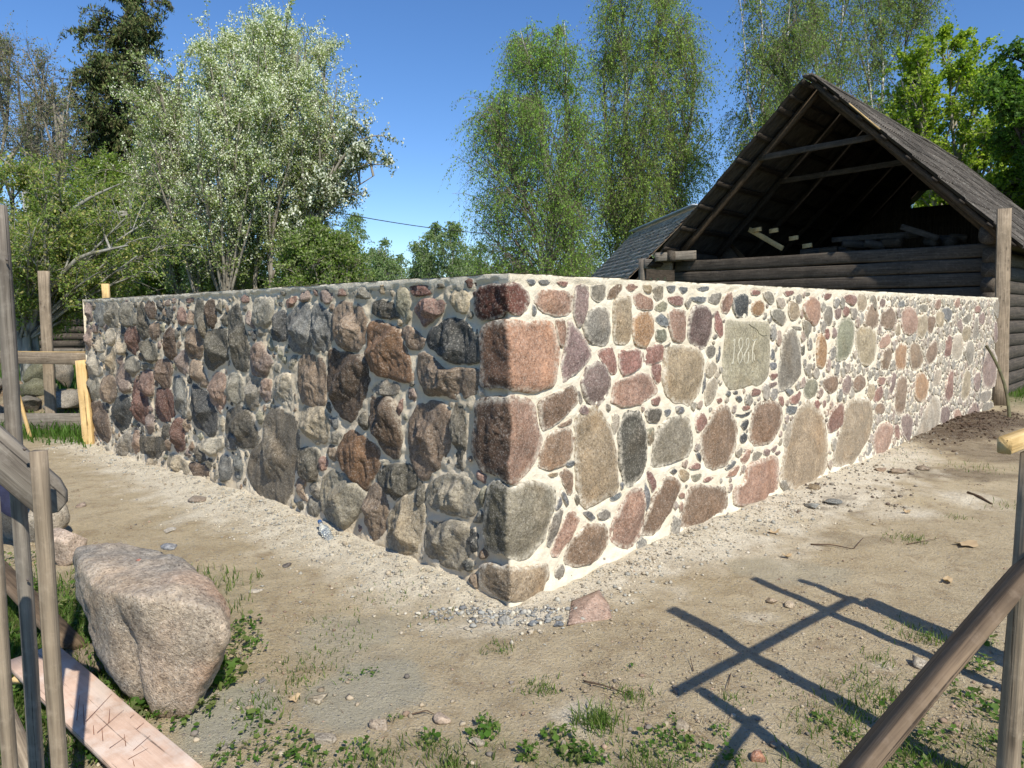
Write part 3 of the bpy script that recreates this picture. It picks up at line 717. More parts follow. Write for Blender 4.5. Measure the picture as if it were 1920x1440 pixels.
def parse():
    L = []
    for key, (ox, oy, sc, txt) in STONES.items():
        for ln in txt.strip().split('\n'):
            code, *pts = ln.split(); pts = [tuple(map(float, p.split(','))) for p in pts]
            px = [(ox+x/sc, oy+y/sc) for x, y in pts]
            if key == 'C': q = [onwall(x, y, 'L' if x < 954 else 'R') for x, y in px]
            else: q = [onwall(x, y, 'L' if key in 'EF' else 'R') for x, y in px]
            L.append((code, key, np.array(q)))
    return L
ALL = []
for i, (code, key, q) in enumerate(parse()):
    left = key in 'EF'
    if key == 'C':
        P = smooth_poly(resample(q, 60), 1)
    else: P = smooth_poly(q, 1)
    if area_c(P)[0] < 0: P = P[::-1]
    A, c = area_c(P)
    P = c + (P-c)*(1.11 if key in 'EF' else (1.02 if key == 'C' else 1.09))
    ALL.append(dict(code=code, key=key, left=left, P=P, A=A, c=c, seed=i+1))
slab = smooth_poly(np.array([onwall(1200+x/2.88, 500+y/2.88, 'R') for x, y in SLAB]), 1)
if area_c(slab)[0] < 0: slab = slab[::-1]
slab_d = dict(code='slab', key='S', left=False, P=slab, A=area_c(slab)[0], c=area_c(slab)[1], seed=777)

# distance field of the band
DSs, DSv = .015, .0135
gs = np.arange(SL, SR+.001, DSs); gv = np.arange(-.14, 2.0, DSv)
GSs, GVv = np.meshgrid(gs, gv, indexing='ij'); DF = np.full(GSs.shape, .3)
def poly_sd(P, X, Y):
    d = np.full(X.shape, 1e9); ins = np.zeros(X.shape, bool); n = len(P)
    for k in range(n):
        x1, y1 = P[k]; x2, y2 = P[(k+1) % n]; ex, ey = x2-x1, y2-y1
        t = np.clip(((X-x1)*ex+(Y-y1)*ey)/(ex*ex+ey*ey+1e-12), 0, 1); d = np.minimum(d, np.hypot(X-x1-t*ex, Y-y1-t*ey))
        c = ((y1 > Y) != (y2 > Y)) & (X < (x2-x1)*(Y-y1)/((y2-y1) if abs(y2-y1) > 1e-12 else 1e-12)+x1); ins ^= c
    return np.where(ins, -d, d)
def stamp(P, pad=.09):
    a0, b0 = P.min(0)-pad; a1, b1 = P.max(0)+pad
    i0, i1 = max(0, int((a0-SL)/DSs)), min(len(gs), int((a1-SL)/DSs)+2); j0, j1 = max(0, int((b0+.14)/DSv)), min(len(gv), int((b1+.14)/DSv)+2)
    if i1 <= i0 or j1 <= j0: return
    sd = poly_sd(resample(P, min(28, len(P))), GSs[i0:i1, j0:j1], GVv[i0:i1, j0:j1])
    DF[i0:i1, j0:j1] = np.minimum(DF[i0:i1, j0:j1], sd)
for d_ in ALL + [slab_d]: stamp(d_['P'])
def dfat(s, v):
    i = int(round((s-SL)/DSs)); j = int(round((v+.14)/DSv))
    if 0 <= i < DF.shape[0] and 0 <= j < DF.shape[1]: return DF[i, j]
    return -1
# small packing stones fill the gaps between the big ones
FILL = []
rg = np.random.default_rng(21)
def codes(left, s):
    return 'bmbgkdkdgkbtn' if left else ('ududdgrrmgpktwum' if s < 7 else 'umgugrwpmtgbdn')
def try_fill(s, v, left, rmin, rmax, gap):
    D = dfat(s, v)
    if D < rmin+gap: return False
    a0 = rg.uniform(0, 6.28); R = []; K = int(rg.integers(5, 9))
    el = rg.uniform(.45, 1.0); th = math.pi/2 + rg.normal(0, .5) if left else rg.uniform(0, math.pi)
    for k in range(K):
        a = a0+k*2*math.pi/K; da = a-th
        lim = rmax*math.sqrt(math.cos(da)**2 + (el*math.sin(da))**2)*rg.uniform(.75, 1.25)
        r = rmin*.5
        while r < lim and dfat(s+r*math.cos(a), v+r*math.sin(a)) > gap: r += .006
        R.append(min(r, lim))
    R = np.array(R); R = np.minimum(R, 1.6*np.minimum(np.roll(R, 1), np.roll(R, -1))); a = a0+np.arange(K)*2*math.pi/K
    P = np.stack([s+R*np.cos(a), v+R*np.sin(a)], 1)
    if P[:, 1].max() > ztop(np.array(s))-.03 or P[:, 1].min() < zbase(s)-.03: return False
    if (P[:, 0].min() < .06 and P[:, 0].max() > -.06) or P[:, 0].min() < SL+.02 or P[:, 0].max() > SR-.02: return False
    P = smooth_poly(P, 1 if rg.random() < .35 else 0)
    FILL.append(dict(code=rg.choice(list(codes(left, s))), key='f', left=left, P=P, A=area_c(P)[0], c=area_c(P)[1], seed=5000+len(FILL)))
    stamp(P, .05); return True
for rmn, rmx, tries in ((.034, .085, 2500), (.02, .055, 4000), (.012, .03, 3000)):
    for _ in range(tries):
        s = rg.uniform(SL, -.1); v = rg.uniform(-.02, 1.85)
        try_fill(s, v, True, rmn, rmx, .010 if s < -3 else .014)
for rmn, rmx, tries in ((.035, .09, 3500), (.018, .045, 9000), (.009, .024, 16000)):
    for _ in range(tries):
        s = SR*(rg.random()**.85); v = rg.uniform(-.02, 1.9)
        if s < 1.3 and rg.random() < .82: continue
        if s < 2.2 and rg.random() < .4: continue
        if v < .22 and s < 6 and rg.random() < .5: continue
        if s < 6 and rmx < .05 and rg.random() < .6: continue
        if s < 6 and rmx < .03 and rg.random() < .7: continue
        try_fill(s, v, False, rmn, rmx, .010 if s > 1.6 else .016)

wall = thing('stone_wall', 'long L-shaped fieldstone wall laid in pale lime mortar, sunlit right leg and rough shaded left leg', 'stone wall', (P0[0], P0[1], 0))
# mortar sheet of both faces
cap = ztop(GSs)
lf = 1/(1+np.exp(np.clip(GSs/.01, -40, 40)))
Pn = np.stack([GSs, GVv, np.zeros_like(GSs)], -1)
hr = .007*fbm(Pn, 6, 3, 3) + .0055*fbm(Pn, 24, 3, 4) + .006*np.clip(DF/.03, 0, 1) - .002
hl = -.031 + .018*fbm(Pn, 5, 4, 5) + .010*fbm(Pn, 26, 4, 6) + .010*np.exp(-np.clip(DF, 0, 1)/.012)
hh = hr*(1-lf) + hl*lf
hh = np.where(GVv > cap-.035+.02*n2(GSs, GSs*0, 9, 3, 19), np.maximum(hh, np.where(GSs < 0, -.008, .006)+.008*n2(GSs, GVv, 7, 4, 9)), hh)
hh = np.where(DF < -.03, hh-.012, hh)
foot = np.clip((zbase(GSs)+.10-GVv)/.12, 0, 1); hh = hh + .02*foot*(1+n2(GSs, GVv, 9, 3, 31))
tv = cap + .006*n2(GSs, GSs*0, 6, 4, 12)
vv = np.minimum(GVv, tv)
shade_tint = (GVv < cap-.05)*lf*.75*(.75+.5*n2(GSs, GVv, 3, 3, 55)) + .0  # painted warm tint for the shaded left leg, left off its lit top band
MV = fold(GSs, vv, hh).reshape(-1, 3)
MF = gridfaces(len(gs), len(gv))
keep = gv[None, :-1] < (ztop(gs[:-1])[:, None]+.02); MF = MF.reshape(len(gs)-1, len(gv)-1, 4)[keep]
mk('mortar', MV, MF, M['mortar'], wall, attrs={'shade_tint': np.clip(shade_tint, 0, 1).ravel()})
# top, back and ends as one solid core behind the faces
TH = .55
ss = np.r_[np.arange(SL, SR, .06), SR]
def inner(s):
    D = np.where((s < 0)[:, None], DL, DR); N = np.where((s < 0)[:, None], NL, NR); a = np.maximum(np.abs(s), TH)[:, None]
    return P0 + D*a - N*TH
rows = 9; fr = np.linspace(0, 1, rows)
o2 = fold(ss, ztop(ss), np.where(ss < 0, -.006, .007))[:, :2]; i2 = inner(ss)
XY = o2[:, None]*(1-fr)[None, :, None] + i2[:, None]*fr[None, :, None]
Z = (ztop(ss)+.006*n2(ss, ss*0, 6, 4, 12))[:, None] + .014*n2(XY[..., 0], XY[..., 1], 3, 3, 8)*np.sin(fr*math.pi)[None, :] + .003
TV = np.concatenate([XY, Z[..., None]], -1)
mk('coping', TV.reshape(-1, 3), gridfaces(len(ss), rows)[:, ::-1], M['mortar'], wall, attrs={'shade_tint': np.zeros(TV.size//3)})
bk = np.stack([np.concatenate([i2, (ztop(ss)+.003)[:, None]], 1), np.concatenate([i2, np.full((len(ss), 1), -.2)], 1)], 1).reshape(-1, 3)
en = []; ef = []
for k, s in enumerate((SL, SR)):
    a = fold(np.array([s]), np.array([0.]), np.array([.0]))[0, :2]; b = inner(np.array([s]))[0]
    nz = 24; zz = np.linspace(-.2, float(ztop(np.array(s)))+.004, nz); nx = 10
    base = len(bk)+sum(len(e) for e in en); gx = np.linspace(0, 1, nx)
    D = DL if s < 0 else DR
    X, Y = np.meshgrid(gx, zz, indexing='ij'); bm = .02*fbm(np.stack([X*.5, Y, X*0+k], -1), 5, 4, 2)*np.sin(X*math.pi)
    pt = a[None, None]*(1-X)[..., None]+b[None, None]*X[..., None] + D[None, None]*bm[..., None]
    en.append(np.concatenate([pt, Y[..., None]], -1).reshape(-1, 3)); ef.append(gridfaces(nx, nz)+base)
mk('wall_core', np.concatenate([bk]+en), [gridfaces(len(ss), 2)]+ef, M['mortar'], wall, attrs={'shade_tint': np.full(len(bk)+sum(len(e) for e in en), .1)})

# stones
def vis_size(d): return d['A']/(abs(d['c'][0])*.7+4)**2
def emit(d, lod):
    s, v, h, F, tri, e, size = stone_geo(d['P'], d['left'], d['seed'], lod, corner=d['key'] == 'C', flat=d['key'] == 'S', pebble=d['key'] == 'f' and not d['left'])
    V = fold(s, v, h); r = np.random.default_rng(d['seed']+99)
    if d['key'] == 'C': V[:, 0] += .020*fbm(np.stack([v*0+d['seed'], v, v*0], -1), 5, 3, 3)*np.exp(-np.abs(s)/.07)*1.6
    c = np.array(PAL.get(d['code'], (.31, .285, .205)))*r.uniform(.86, 1.16)*(1+r.normal(0, .012, 3))
    if not d['left'] and d['key'] != 'S': c = c*.86
    k_ = .38 if d['left'] else .06
    c = (c.mean()*k_ + c*(1-k_))*(np.array([1.08, 1.03, .90]) if d['left'] else np.array([1.03, 1.0, .95]))  # left-leg stones warmed in colour to offset the blue skylight
    C = np.broadcast_to(c, (len(V), 3)).copy()
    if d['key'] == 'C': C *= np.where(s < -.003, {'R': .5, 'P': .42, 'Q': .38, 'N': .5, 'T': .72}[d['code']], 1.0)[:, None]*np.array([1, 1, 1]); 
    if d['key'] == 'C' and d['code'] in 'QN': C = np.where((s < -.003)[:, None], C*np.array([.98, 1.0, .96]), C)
    edge = np.clip((e-(.80 if not d['left'] else .93))/(.2 if not d['left'] else .07), 0, 1)*(.95 if not d['left'] else .45)
    if d['key'] == 'f' and not d['left']: edge = np.clip(edge*.8+.30, 0, 1); C = C*.55+np.array([.26, .235, .20])*.45
    if d['left'] is False and d['c'][0] > 5: edge = np.clip(edge+.12, 0, 1)
    return V, F, tri, C, edge
order = sorted(ALL, key=vis_size, reverse=True) + []
fl = sorted(FILL, key=vis_size, reverse=True)
n_parts = 292
big = sorted(ALL + FILL, key=vis_size, reverse=True); parts, rest = big[:n_parts], big[n_parts:]
lab = {}
for d in parts:
    vs = vis_size(d); lod = 3 if d['key'] == 'C' or vs > .0016 else (2 if vs > .0002 else 1)
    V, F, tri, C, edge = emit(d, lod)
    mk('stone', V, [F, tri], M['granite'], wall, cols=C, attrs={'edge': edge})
bf = Buf()
for d in rest:
    V, F, tri, C, edge = emit(d, 1 if d['A'] > .0035 else 0); bf.add(V, [F, tri], C, edge)
o = bf.build('small_stones', M['granite'], wall, aname='edge'); o['kind'] = 'stuff'
V, F, tri, C, edge = emit(slab_d, 3)
ds = mk('date_stone', V, [F, tri], M['granite'], wall, cols=C, attrs={'edge': edge*.4}); ds['label'] = 'squared greenish slab carved with a four-figure date'
# carved figures (chiselled lines, pale rock dust in them)
STR = [[(285,535),(315,495),(308,600),(300,700),(292,800),(286,890)], [(262,916),(283,886),(305,916),(262,917)],
 [(395,500),(425,480),(448,520),(445,620),(410,690),(370,760),(362,830),(390,922),(430,850),(445,780),(440,730),(410,685),(385,620),(380,550),(395,500)],
 [(505,510),(540,480),(556,555),(540,640),(490,730),(465,800),(470,870),(500,917),(535,890),(550,800),(546,715)], [(512,605),(500,560),(505,510)],
 [(588,490),(625,530),(680,500),(648,545),(625,620),(612,700),(608,800),(612,868),(628,892),(608,893)], [(612,705),(640,760),(645,860)],
 [(245,985),(265,1010),(245,1040)], [(375,1000),(392,1040)], [(530,980),(540,1005)], [(570,990),(585,1010)], [(680,985),(690,1010)], [(600,1050),(630,1045)], [(685,1095),(712,1140)], [(500,1080),(502,1105)], [(690,840),(740,890)]]
CR = [[(555,250),(580,268),(615,300),(665,320),(700,360),(720,405),(760,430),(800,448),(860,435)]]
def ribbons(strokes, wdt, name, mat):
    b = Buf()
    for st in strokes:
        q = np.array([onwall(1340+x/9, 580+y/9, 'R') for x, y in st]); t = np.gradient(q, axis=0); t /= np.linalg.norm(t, axis=1)[:, None]+1e-9
        nn = np.stack([-t[:, 1], t[:, 0]], 1)*wdt; m = len(q)
        hs = np.full(m, .0175); ho = np.full(m, .006)
        V = np.concatenate([fold(*(q+nn).T, ho), fold(*q.T, hs), fold(*(q-nn).T, ho)])
        i = np.arange(m-1); F = np.concatenate([np.stack([i+1, i, i+m, i+m+1], 1), np.stack([i+m+1, i+m, i+2*m, i+2*m+1], 1)])
        b.add(V, F)
    return b.build(name, mat, ds)
ribbons(STR, .0048, 'inscription', mat_simple('chiselled_dust', (.60, .57, .47), (.48, .455, .36)))
ribbons(CR, .005, 'crack', mat_simple('crack_shadow_stone', (.17, .155, .10)))
# ------------------------------------------------------------------ ground
def wallsd(x, y):
    """signed distance in front of the wall faces (approx.) and band coordinate s"""
    q = np.stack([x, y], -1) - P0
    aL = q @ DL; aR = q @ DR; dL = q @ NL; dR = q @ NR
    sL = np.clip(aL, 0, -SL); sR = np.clip(aR, 0, SR)
    eL = np.linalg.norm(q-sL[..., None]*DL, axis=-1); eR = np.linalg.norm(q-sR[..., None]*DR, axis=-1)
    useL = eL < eR; d = np.where(useL, eL, eR); s = np.where(useL, -sL, sR)
    inside = (aL < -SL+.1) & (aR < SR+.1) & (dL < 0) & (dR < 0)
    return np.where(inside, -d, d), s
def gz(x, y):
    x = np.asarray(x, float); y = np.asarray(y, float); d, s = wallsd(x, y)
    z = .022*n2(x, y, .9, 3, 1) + .009*n2(x, y, 5, 3, 2)
    r = np.hypot(x, y); z = z*np.clip(1.5-r/40, 0, 1)
    hb = zbase(s) + np.where(s < 0, .0, .035)*np.clip(np.abs(s)-.5, 0, 1) - .01 + .025*n2(x, y, 3, 2, 50)*np.clip(np.abs(s), .2, 1)
    w_ = np.exp(-np.clip(np.abs(d), 0, 9)**2/.30**2)
    z = z*(1-w_*.7) + (hb + .02*n2(x, y, 7, 3, 5))*w_*np.where(s < 0, 1, 1)
    z = z + .13*np.exp(-((s-9.6)**2/3.2+(d-.35)**2/.35))*(1+.6*n2(x, y, 4, 4, 8))*(s > 0)
    z = z + .05*np.exp(-((x-3.6)**2/.35+(y-6.35)**2/.04))*(1+n2(x, y, 9, 3, 8))
    z = z + .42*np.exp(-((x+7.6)**2/2.2+(y-11.9)**2/.30))*(1+.4*n2(x, y, 3, 3, 9))
    return z
def axis(a, b, c0, c1, fine, grow):
    v = list(np.arange(c0, c1, fine)); st = fine; x = c1
    while x < b: v.append(x); st *= grow; x += st
    v.append(b); st = fine; x = c0; lo = []
    while x > a: st *= grow; x -= st; lo.append(x)
    return np.array(sorted(lo+v))
gxs = axis(-900, 900, -3.4, 4.0, .030, 1.045); gys = axis(-200, 1500, 1.4, 5.8, .025, 1.030)
GX, GY = np.meshgrid(gxs, gys, indexing='ij')
GZ = gz(GX, GY)
fine_ = np.clip(1.3-np.hypot(GX, GY)/9, 0, 1); GZ = GZ + fine_*(.008*n2(GX, GY, 14, 4, 77) - .010*np.clip(n2(GX, GY, 4.5, 2, 79)-.25, 0, 1) + .003*np.abs(n2(GX, GY, 60, 2, 78)))
dW, sW = wallsd(GX, GY)
nz1 = n2(GX, GY, 1.6, 4, 14); nz2 = n2(GX, GY, 6, 4, 15); nz3 = n2(GX, GY, 1.7, 3, 66)
wid = np.where(sW < 0, .36, .42) * np.interp(sW, [-8, -3, -1, 0, 1.5, 4, 6.5, 7.5, 12], [.9, 1.2, .9, .75, 1.05, 1.35, 1.0, .25, .15])
lime = np.clip(1.75 - np.abs(dW)/wid/1.0 + .85*nz2*np.clip(np.abs(dW)/.2, 0, 1) + .3*nz1, 0, 1)
lime = np.where(dW < -.6, 0, lime)
lime = lime*(1-np.clip((sW-6.4)*1.2, 0, 1)*.93)
def blob(cx, cy, rx, ry, k=.5, sharp=3.0):
    r = np.sqrt(((GX-cx)/rx)**2+((GY-cy)/ry)**2) + k*nz2*.7 + k*nz1*.5
    return np.clip((1-r)*sharp, 0, 1)
def pb(px, py, rpx, rpy, **k):
    c = G(px, py); e = G(px+rpx, py); f = G(px, py-rpy); return blob(c[0], c[1], abs(e[0]-c[0]), abs(f[1]-c[1]), **k)
for a in ((1810, 935, 90, 22), (1690, 965, 90, 18), (1100, 1345, 70, 40), (1660, 1250, 30, 14), (1420, 1160, 60, 18)):
    lime = np.maximum(lime, pb(*a, k=.7, sharp=1.4)*.75)
sand = np.maximum.reduce([pb(430, 1335, 90, 75, k=.3), pb(700, 1290, 120, 60, k=.6)*.8, pb(640, 1180, 170, 50, k=.8)*.55, pb(320, 1210, 60, 60, k=.5)*.5, pb(1480, 1070, 110, 30, k=.6)*.5])
dark = np.maximum.reduce([np.clip((1-np.sqrt(((sW-9.5)/2.7)**2+(dW/1.15)**2)+.25*nz2+.2*nz1)*3, 0, 1)*(sW > 0), pb(1560, 935, 90, 22, k=.9)*.9, pb(1800, 890, 130, 14, k=.8)*.6, pb(1600, 1010, 100, 12, k=.8)*.35,
    pb(1850, 850, 90, 25, k=.8)*.6])
# green cover: strip in the foreground, round the boulder, far left and everything far away
fg = np.clip((2.72 - GY + .35*nz1 + .3*nz2)*1.6, 0, 1)*.85
lft = np.clip((-1.35-.12*(GY-2.6) - GX + .35*nz1+.2*nz2)*2, 0, 1)*np.clip((4.6-GY)*1.5, 0, 1)
far = np.clip((GY-(9.0+.12*np.abs(GX+6.5)) + .3*nz1)*1.8, 0, 1)*(GX < 3)
farr = np.clip((GX - 4.5 + .6*nz1)*.8, 0, 1)*np.clip((3.2-GY)*.8, 0, 1) + np.clip((np.hypot(GX, GY)-15)*.4, 0, 1)
bank = np.exp(-((GX+7.6)**2/2.2+(GY-11.7)**2/.34)); dark = np.maximum(dark, np.clip(bank*1.6, 0, 1)*.62*(GX < -4))
far = far*(1-np.clip(bank*1.5, 0, 1)*.9)
grass = np.clip(np.maximum.reduce([fg, lft, far, farr]), 0, 1); grass *= 1-.85*sand
grass = np.where((dW < 0) & (np.abs(dW) < 12) & (GY < 16) & (grass < .99), grass*.5, grass)
GVt = np.stack([GX, GY, GZ], -1).reshape(-1, 3)
def mat_ground():
    m, n, b, o = newmat('trodden_earth'); g = NG(n); p = g.pos()
    a = g.noise(p, 1.4, 7, .68, .6); c1 = g.noise(p, 6, 7, .74, .5); f = g.noise(p, 55, 5, .75); ff = g.noise(p, 260, 3, .7)
    c = g.mix(g.mr(a, .35, .68), (.46, .365, .225), (.62, .51, .335))
    c = g.mix(g.mr(c1, .5, .66, 0, .75), c, (.34, .25, .15))
    c = g.mix(g.mr(c1, .30, .42, .5, 0), c, (.63, .54, .38))
    c = g.mix(g.attr('sand'), c, g.mix(g.mr(f, .3, .7), (.40, .365, .265), (.50, .465, .355)))
    c = g.mix(g.mr(f, .5, .72, 0, .5), c, g.mix(1.0, c, (.55, .52, .48), 'MULTIPLY'))
    dk = g.math('MULTIPLY', g.attr('dark'), g.mr(c1, .3, .6, .65, 1))
    c = g.mix(dk, c, g.mix(g.mr(f, .4, .6), (.05, .03, .018), (.10, .06, .036)))
    lm = g.math('MULTIPLY', g.attr('lime'), g.mr(c1, .72, .40, .35, 1.35))
    lm = g.math('MINIMUM', g.math('MULTIPLY', lm, g.mr(f, .66, .42, .55, 1.1)), 1.0)
    c = g.mix(lm, c, g.mix(g.mr(ff, .3, .7), (.72, .625, .46), (.86, .78, .63)))
    # grit and small stones baked in the soil
    v = g.node('ShaderNodeTexVoronoi'); v.inputs['Scale'].default_value = 75; g.link(p, v.inputs['Vector'])
    sc = g.node('ShaderNodeSeparateColor'); g.link(v.outputs['Color'], sc.inputs[0])
    pm = g.math('MULTIPLY', g.mr(sc.outputs[0], .80, .86, 0, 1), g.mr(v.outputs['Distance'], .30, .42, 1, 0))
    c = g.mix(g.math('MULTIPLY', pm, .8), c, g.mix(sc.outputs[1], (.20, .19, .18), (.60, .56, .48)))
    v2 = g.node('ShaderNodeTexVoronoi'); v2.inputs['Scale'].default_value = 210; g.link(p, v2.inputs['Vector'])
    s2 = g.node('ShaderNodeSeparateColor'); g.link(v2.outputs['Color'], s2.inputs[0])
    c = g.mix(g.mr(s2.outputs[0], .82, .9, 0, .55), c, g.mix(s2.outputs[1], (.09, .075, .06), (.62, .58, .50)))
    gm = g.math('MULTIPLY', g.attr('grass'), g.mr(g.noise(p, 11, 5, .7), .34, .58, .1, .9)); gm = g.math('MAXIMUM', gm, g.mr(g.attr('grass'), .9, 1, 0, .95))
    c = g.mix(gm, c, g.mix(g.mr(f, .3, .7), (.045, .075, .014), (.10, .135, .032)))
    g.link(c, b.inputs['Base Color']); b.inputs['Roughness'].default_value = .97; b.inputs['Specular IOR Level'].default_value = .1
    h = g.math('ADD', g.math('MULTIPLY', c1, 1.2), g.math('ADD', g.math('MULTIPLY', f, .9), g.math('MULTIPLY', ff, .35)))
    h = g.math('ADD', h, g.math('MULTIPLY', pm, .35))
    g.link(g.bump(h, .9, .03), b.inputs['Normal']); return m
M['ground'] = mat_ground()
gr = mk('ground', GVt, gridfaces(len(gxs), len(gys)), M['ground'], origin=(0, 0, 0),
   attrs={'lime': lime.ravel(), 'sand': sand.ravel(), 'dark': dark.ravel(), 'grass': grass.ravel()})
gr['kind'] = 'structure'
def fld(A, x, y):
    i = np.clip(np.searchsorted(gxs, x), 0, len(gxs)-1); j = np.clip(np.searchsorted(gys, y), 0, len(gys)-1); return A[i, j]

# ------------------------------------------------------------------ rocks
_ico = {}
def ico(sub):
    if sub not in _ico:
        bm = bmesh.new(); bmesh.ops.create_icosphere(bm, subdivisions=sub, radius=1)
        _ico[sub] = (np.array([v.co[:] for v in bm.verts]), np.array([[v.index for v in f.verts] for f in bm.faces])); bm.free()
    return _ico[sub]
def rock_geo(size, seed, sub=2, cuts=7, rot=None, rough=.10):
    rg = np.random.default_rng(seed); V, F = ico(sub); V = V.copy()
    for k in range(cuts):
        n = rg.normal(size=3); n /= np.linalg.norm(n); d = rg.uniform(.45, .85); t = V @ n; V -= np.clip(t-d, 0, 9)[:, None]*n
    V = V*(1+rough*fbm(V, 1.7, 4, seed)[:, None])
    V = V*np.array(size)/2/.8
    a = rot if rot is not None else rg.uniform(0, 6.28); c, s = math.cos(a), math.sin(a)
    V = V @ np.array([[c, s, 0], [-s, c, 0], [0, 0, 1]]); return V, F
def rock(name, pos, size, seed, col, label, cat='rock', sub=4, rot=None, sink=.15, group=None, cuts=9, rough=.12):
    V, F = rock_geo(size, seed, sub, cuts, rot, rough); z0 = float(gz(pos[0], pos[1]))
    V[:, 2] += -V[:, 2].min() - sink*size[2]; V = V + np.array([pos[0], pos[1], z0 if len(pos) < 3 else pos[2]])
    o = mk(name, V, F, M['granite'], cols=np.broadcast_to(np.array(col), V.shape), attrs={'edge': np.zeros(len(V))}); return tag(o, label, cat, group)
def hull_rock(name, pts, label, cols, seed, amp=.03, sub=5, extra=None, mat='boulder', smooth=6):
    bm = bmesh.new(); [bm.verts.new(tuple(p)) for p in pts]; bmesh.ops.convex_hull(bm, input=bm.verts)
    bmesh.ops.delete(bm, geom=[v for v in bm.verts if not v.link_faces], context='VERTS')
    bmesh.ops.triangulate(bm, faces=bm.faces)
    for k in range(sub):
        bmesh.ops.subdivide_edges(bm, edges=[e for e in bm.edges if e.calc_length() > .04], cuts=1, use_grid_fill=True)
        bmesh.ops.triangulate(bm, faces=[f for f in bm.faces if len(f.verts) > 3])
        if k in (): bmesh.ops.smooth_vert(bm, verts=bm.verts, factor=.5, use_axis_x=True, use_axis_y=True, use_axis_z=True)
    for _ in range(smooth): bmesh.ops.smooth_vert(bm, verts=bm.verts, factor=.5, use_axis_x=True, use_axis_y=True, use_axis_z=True)
    bm.normal_update(); V = np.array([v.co[:] for v in bm.verts]); N = np.array([v.normal[:] for v in bm.verts]); F = np.array([[v.index for v in f.verts] for f in bm.faces]); bm.free()
    hgt = amp*fbm(V, 3.5, 5, seed) + amp*.35*np.abs(fbm(V, 12, 4, seed+2)) + .12*amp*fbm(V, 45, 3, seed+3)
    if extra: hgt = hgt + extra(V)
    V = V + N*hgt[:, None]
    C = cols(V) if callable(cols) else np.broadcast_to(np.array(cols), V.shape)
    o = mk(name, V, F, M[mat], cols=C, attrs={'edge': np.zeros(len(V))}); return tag(o, label, 'boulder')
T = .52
bp = [G(137, 1024, T), G(200, 1015, T+.01), G(290, 1022, T), G(345, 1050, T), G(400, 1092, T-.03), G(431, 1140, T-.1), G(427, 1190, T-.16), G(180, 1110, T-.03), G(262, 1120, T+.02), G(330, 1108, T+.02), G(410, 1140, T-.04),
      G(300, 1345, 0), G(345, 1345, 0), G(392, 1292, .05), G(415, 1225, .16), G(236, 1306, .05), G(190, 1240, .15), G(150, 1110, .34), G(300, 1200, -.05), G(390, 1195, -.05), G(260, 1180, -.05)]
cb = np.mean([G(300, 1200, .3)], 0)
def bex(V):
    u = (V-AtY(262, 1180, 2.95)) ; d = np.abs(u[:, 0]+.20*(V[:, 2]-.25)); fr = np.clip((3.05-V[:, 1])*4, 0, 1)
    return -.045*np.exp(-(d/.035)**2)*fr*np.clip((.50-V[:, 2])*5, 0, 1)
def bcol(V):
    n = fbm(V, 2.6, 4, 5)[:, None]; f = np.clip((fbm(V+3, 4.5, 4, 9)[:, None])*2.4, 0, 1)
    c = np.array([.42, .34, .255])*(1+.25*n); pink = np.array([.42, .28, .195]); grey = np.array([.27, .25, .215])
    right = np.clip((V[:, :1]-cb[0])*3+.3, 0, 1); c = c*(1-f*.8*right)+pink*f*.8*right
    g2 = np.clip(fbm(V+7, 3, 3, 19)[:, None]*2.2, 0, 1)*(1-right*.6); return c*(1-g2)+grey*g2
hull_rock('boulder', bp, 'large pinkish grey boulder with a deep cleft, left foreground beside the nail-scratched plank', bcol, 31, .045, 6, bex, smooth=5)
# ------------------------------------------------------------------ timber helpers
def plank(name, p0, p1, wv, width, thick, mat, parent=None, seg=10, wob=.004, ends=None, seed=0, bev=.004, cols=None):
    """board from p0 to p1; wv = direction of its width (made perpendicular); returns object with local X along the length"""
    p0, p1, wv = (np.asarray(v, float) for v in (p0, p1, wv)); L = np.linalg.norm(p1-p0); x = (p1-p0)/L
    wv = wv - x*(wv @ x); wv /= np.linalg.norm(wv); nv = np.cross(x, wv)
    us = np.linspace(0, L, seg+1); w2, t2 = width/2, thick/2; b = min(bev, t2*.6)
    prof = [(-w2, -t2+b), (-w2+b, -t2), (w2-b, -t2), (w2, -t2+b), (w2, t2-b), (w2-b, t2), (-w2+b, t2), (-w2, t2-b)]
    K = len(prof); V = []
    for u in us:
        dw = wob*vnoise(np.array([[u*2.2, seed*3.3, 0.]]))[0]; dt = wob*vnoise(np.array([[u*2.7, seed*5.1, 9.]]))[0]
        ww = 1+wob*1.2*vnoise(np.array([[u*5, seed*2.1, 4.]]))[0]
        for (a, c) in prof:
            uu = u
            if ends and (u == 0 or u == L): uu = u + ends*(a/w2)*(1 if u else -1)
            V.append((uu, a*ww+dw, c+dt))
    V = np.array(V); F = [(i*K+k, i*K+(k+1) % K, (i+1)*K+(k+1) % K, (i+1)*K+k) for i in range(seg) for k in range(K)]
    o = mk(name, V, [np.array(F)[:, ::-1], np.array([list(range(K))]), np.array([list(range(seg*K, (seg+1)*K))[::-1]])], mat, None, origin=(0, 0, 0), smooth=False,
           cols=np.ones((len(V), 3)) if cols is None else cols)
    Mx = Matrix(((x[0], wv[0], nv[0], p0[0]), (x[1], wv[1], nv[1], p0[1]), (x[2], wv[2], nv[2], p0[2]), (0, 0, 0, 1)))
    if parent is not None:
        o.parent = parent; off = WL[parent.name]; Mx = Matrix.Translation(-Vector(off)) @ Mx
    o.matrix_local = Mx; WL[o.name] = p0
    return o
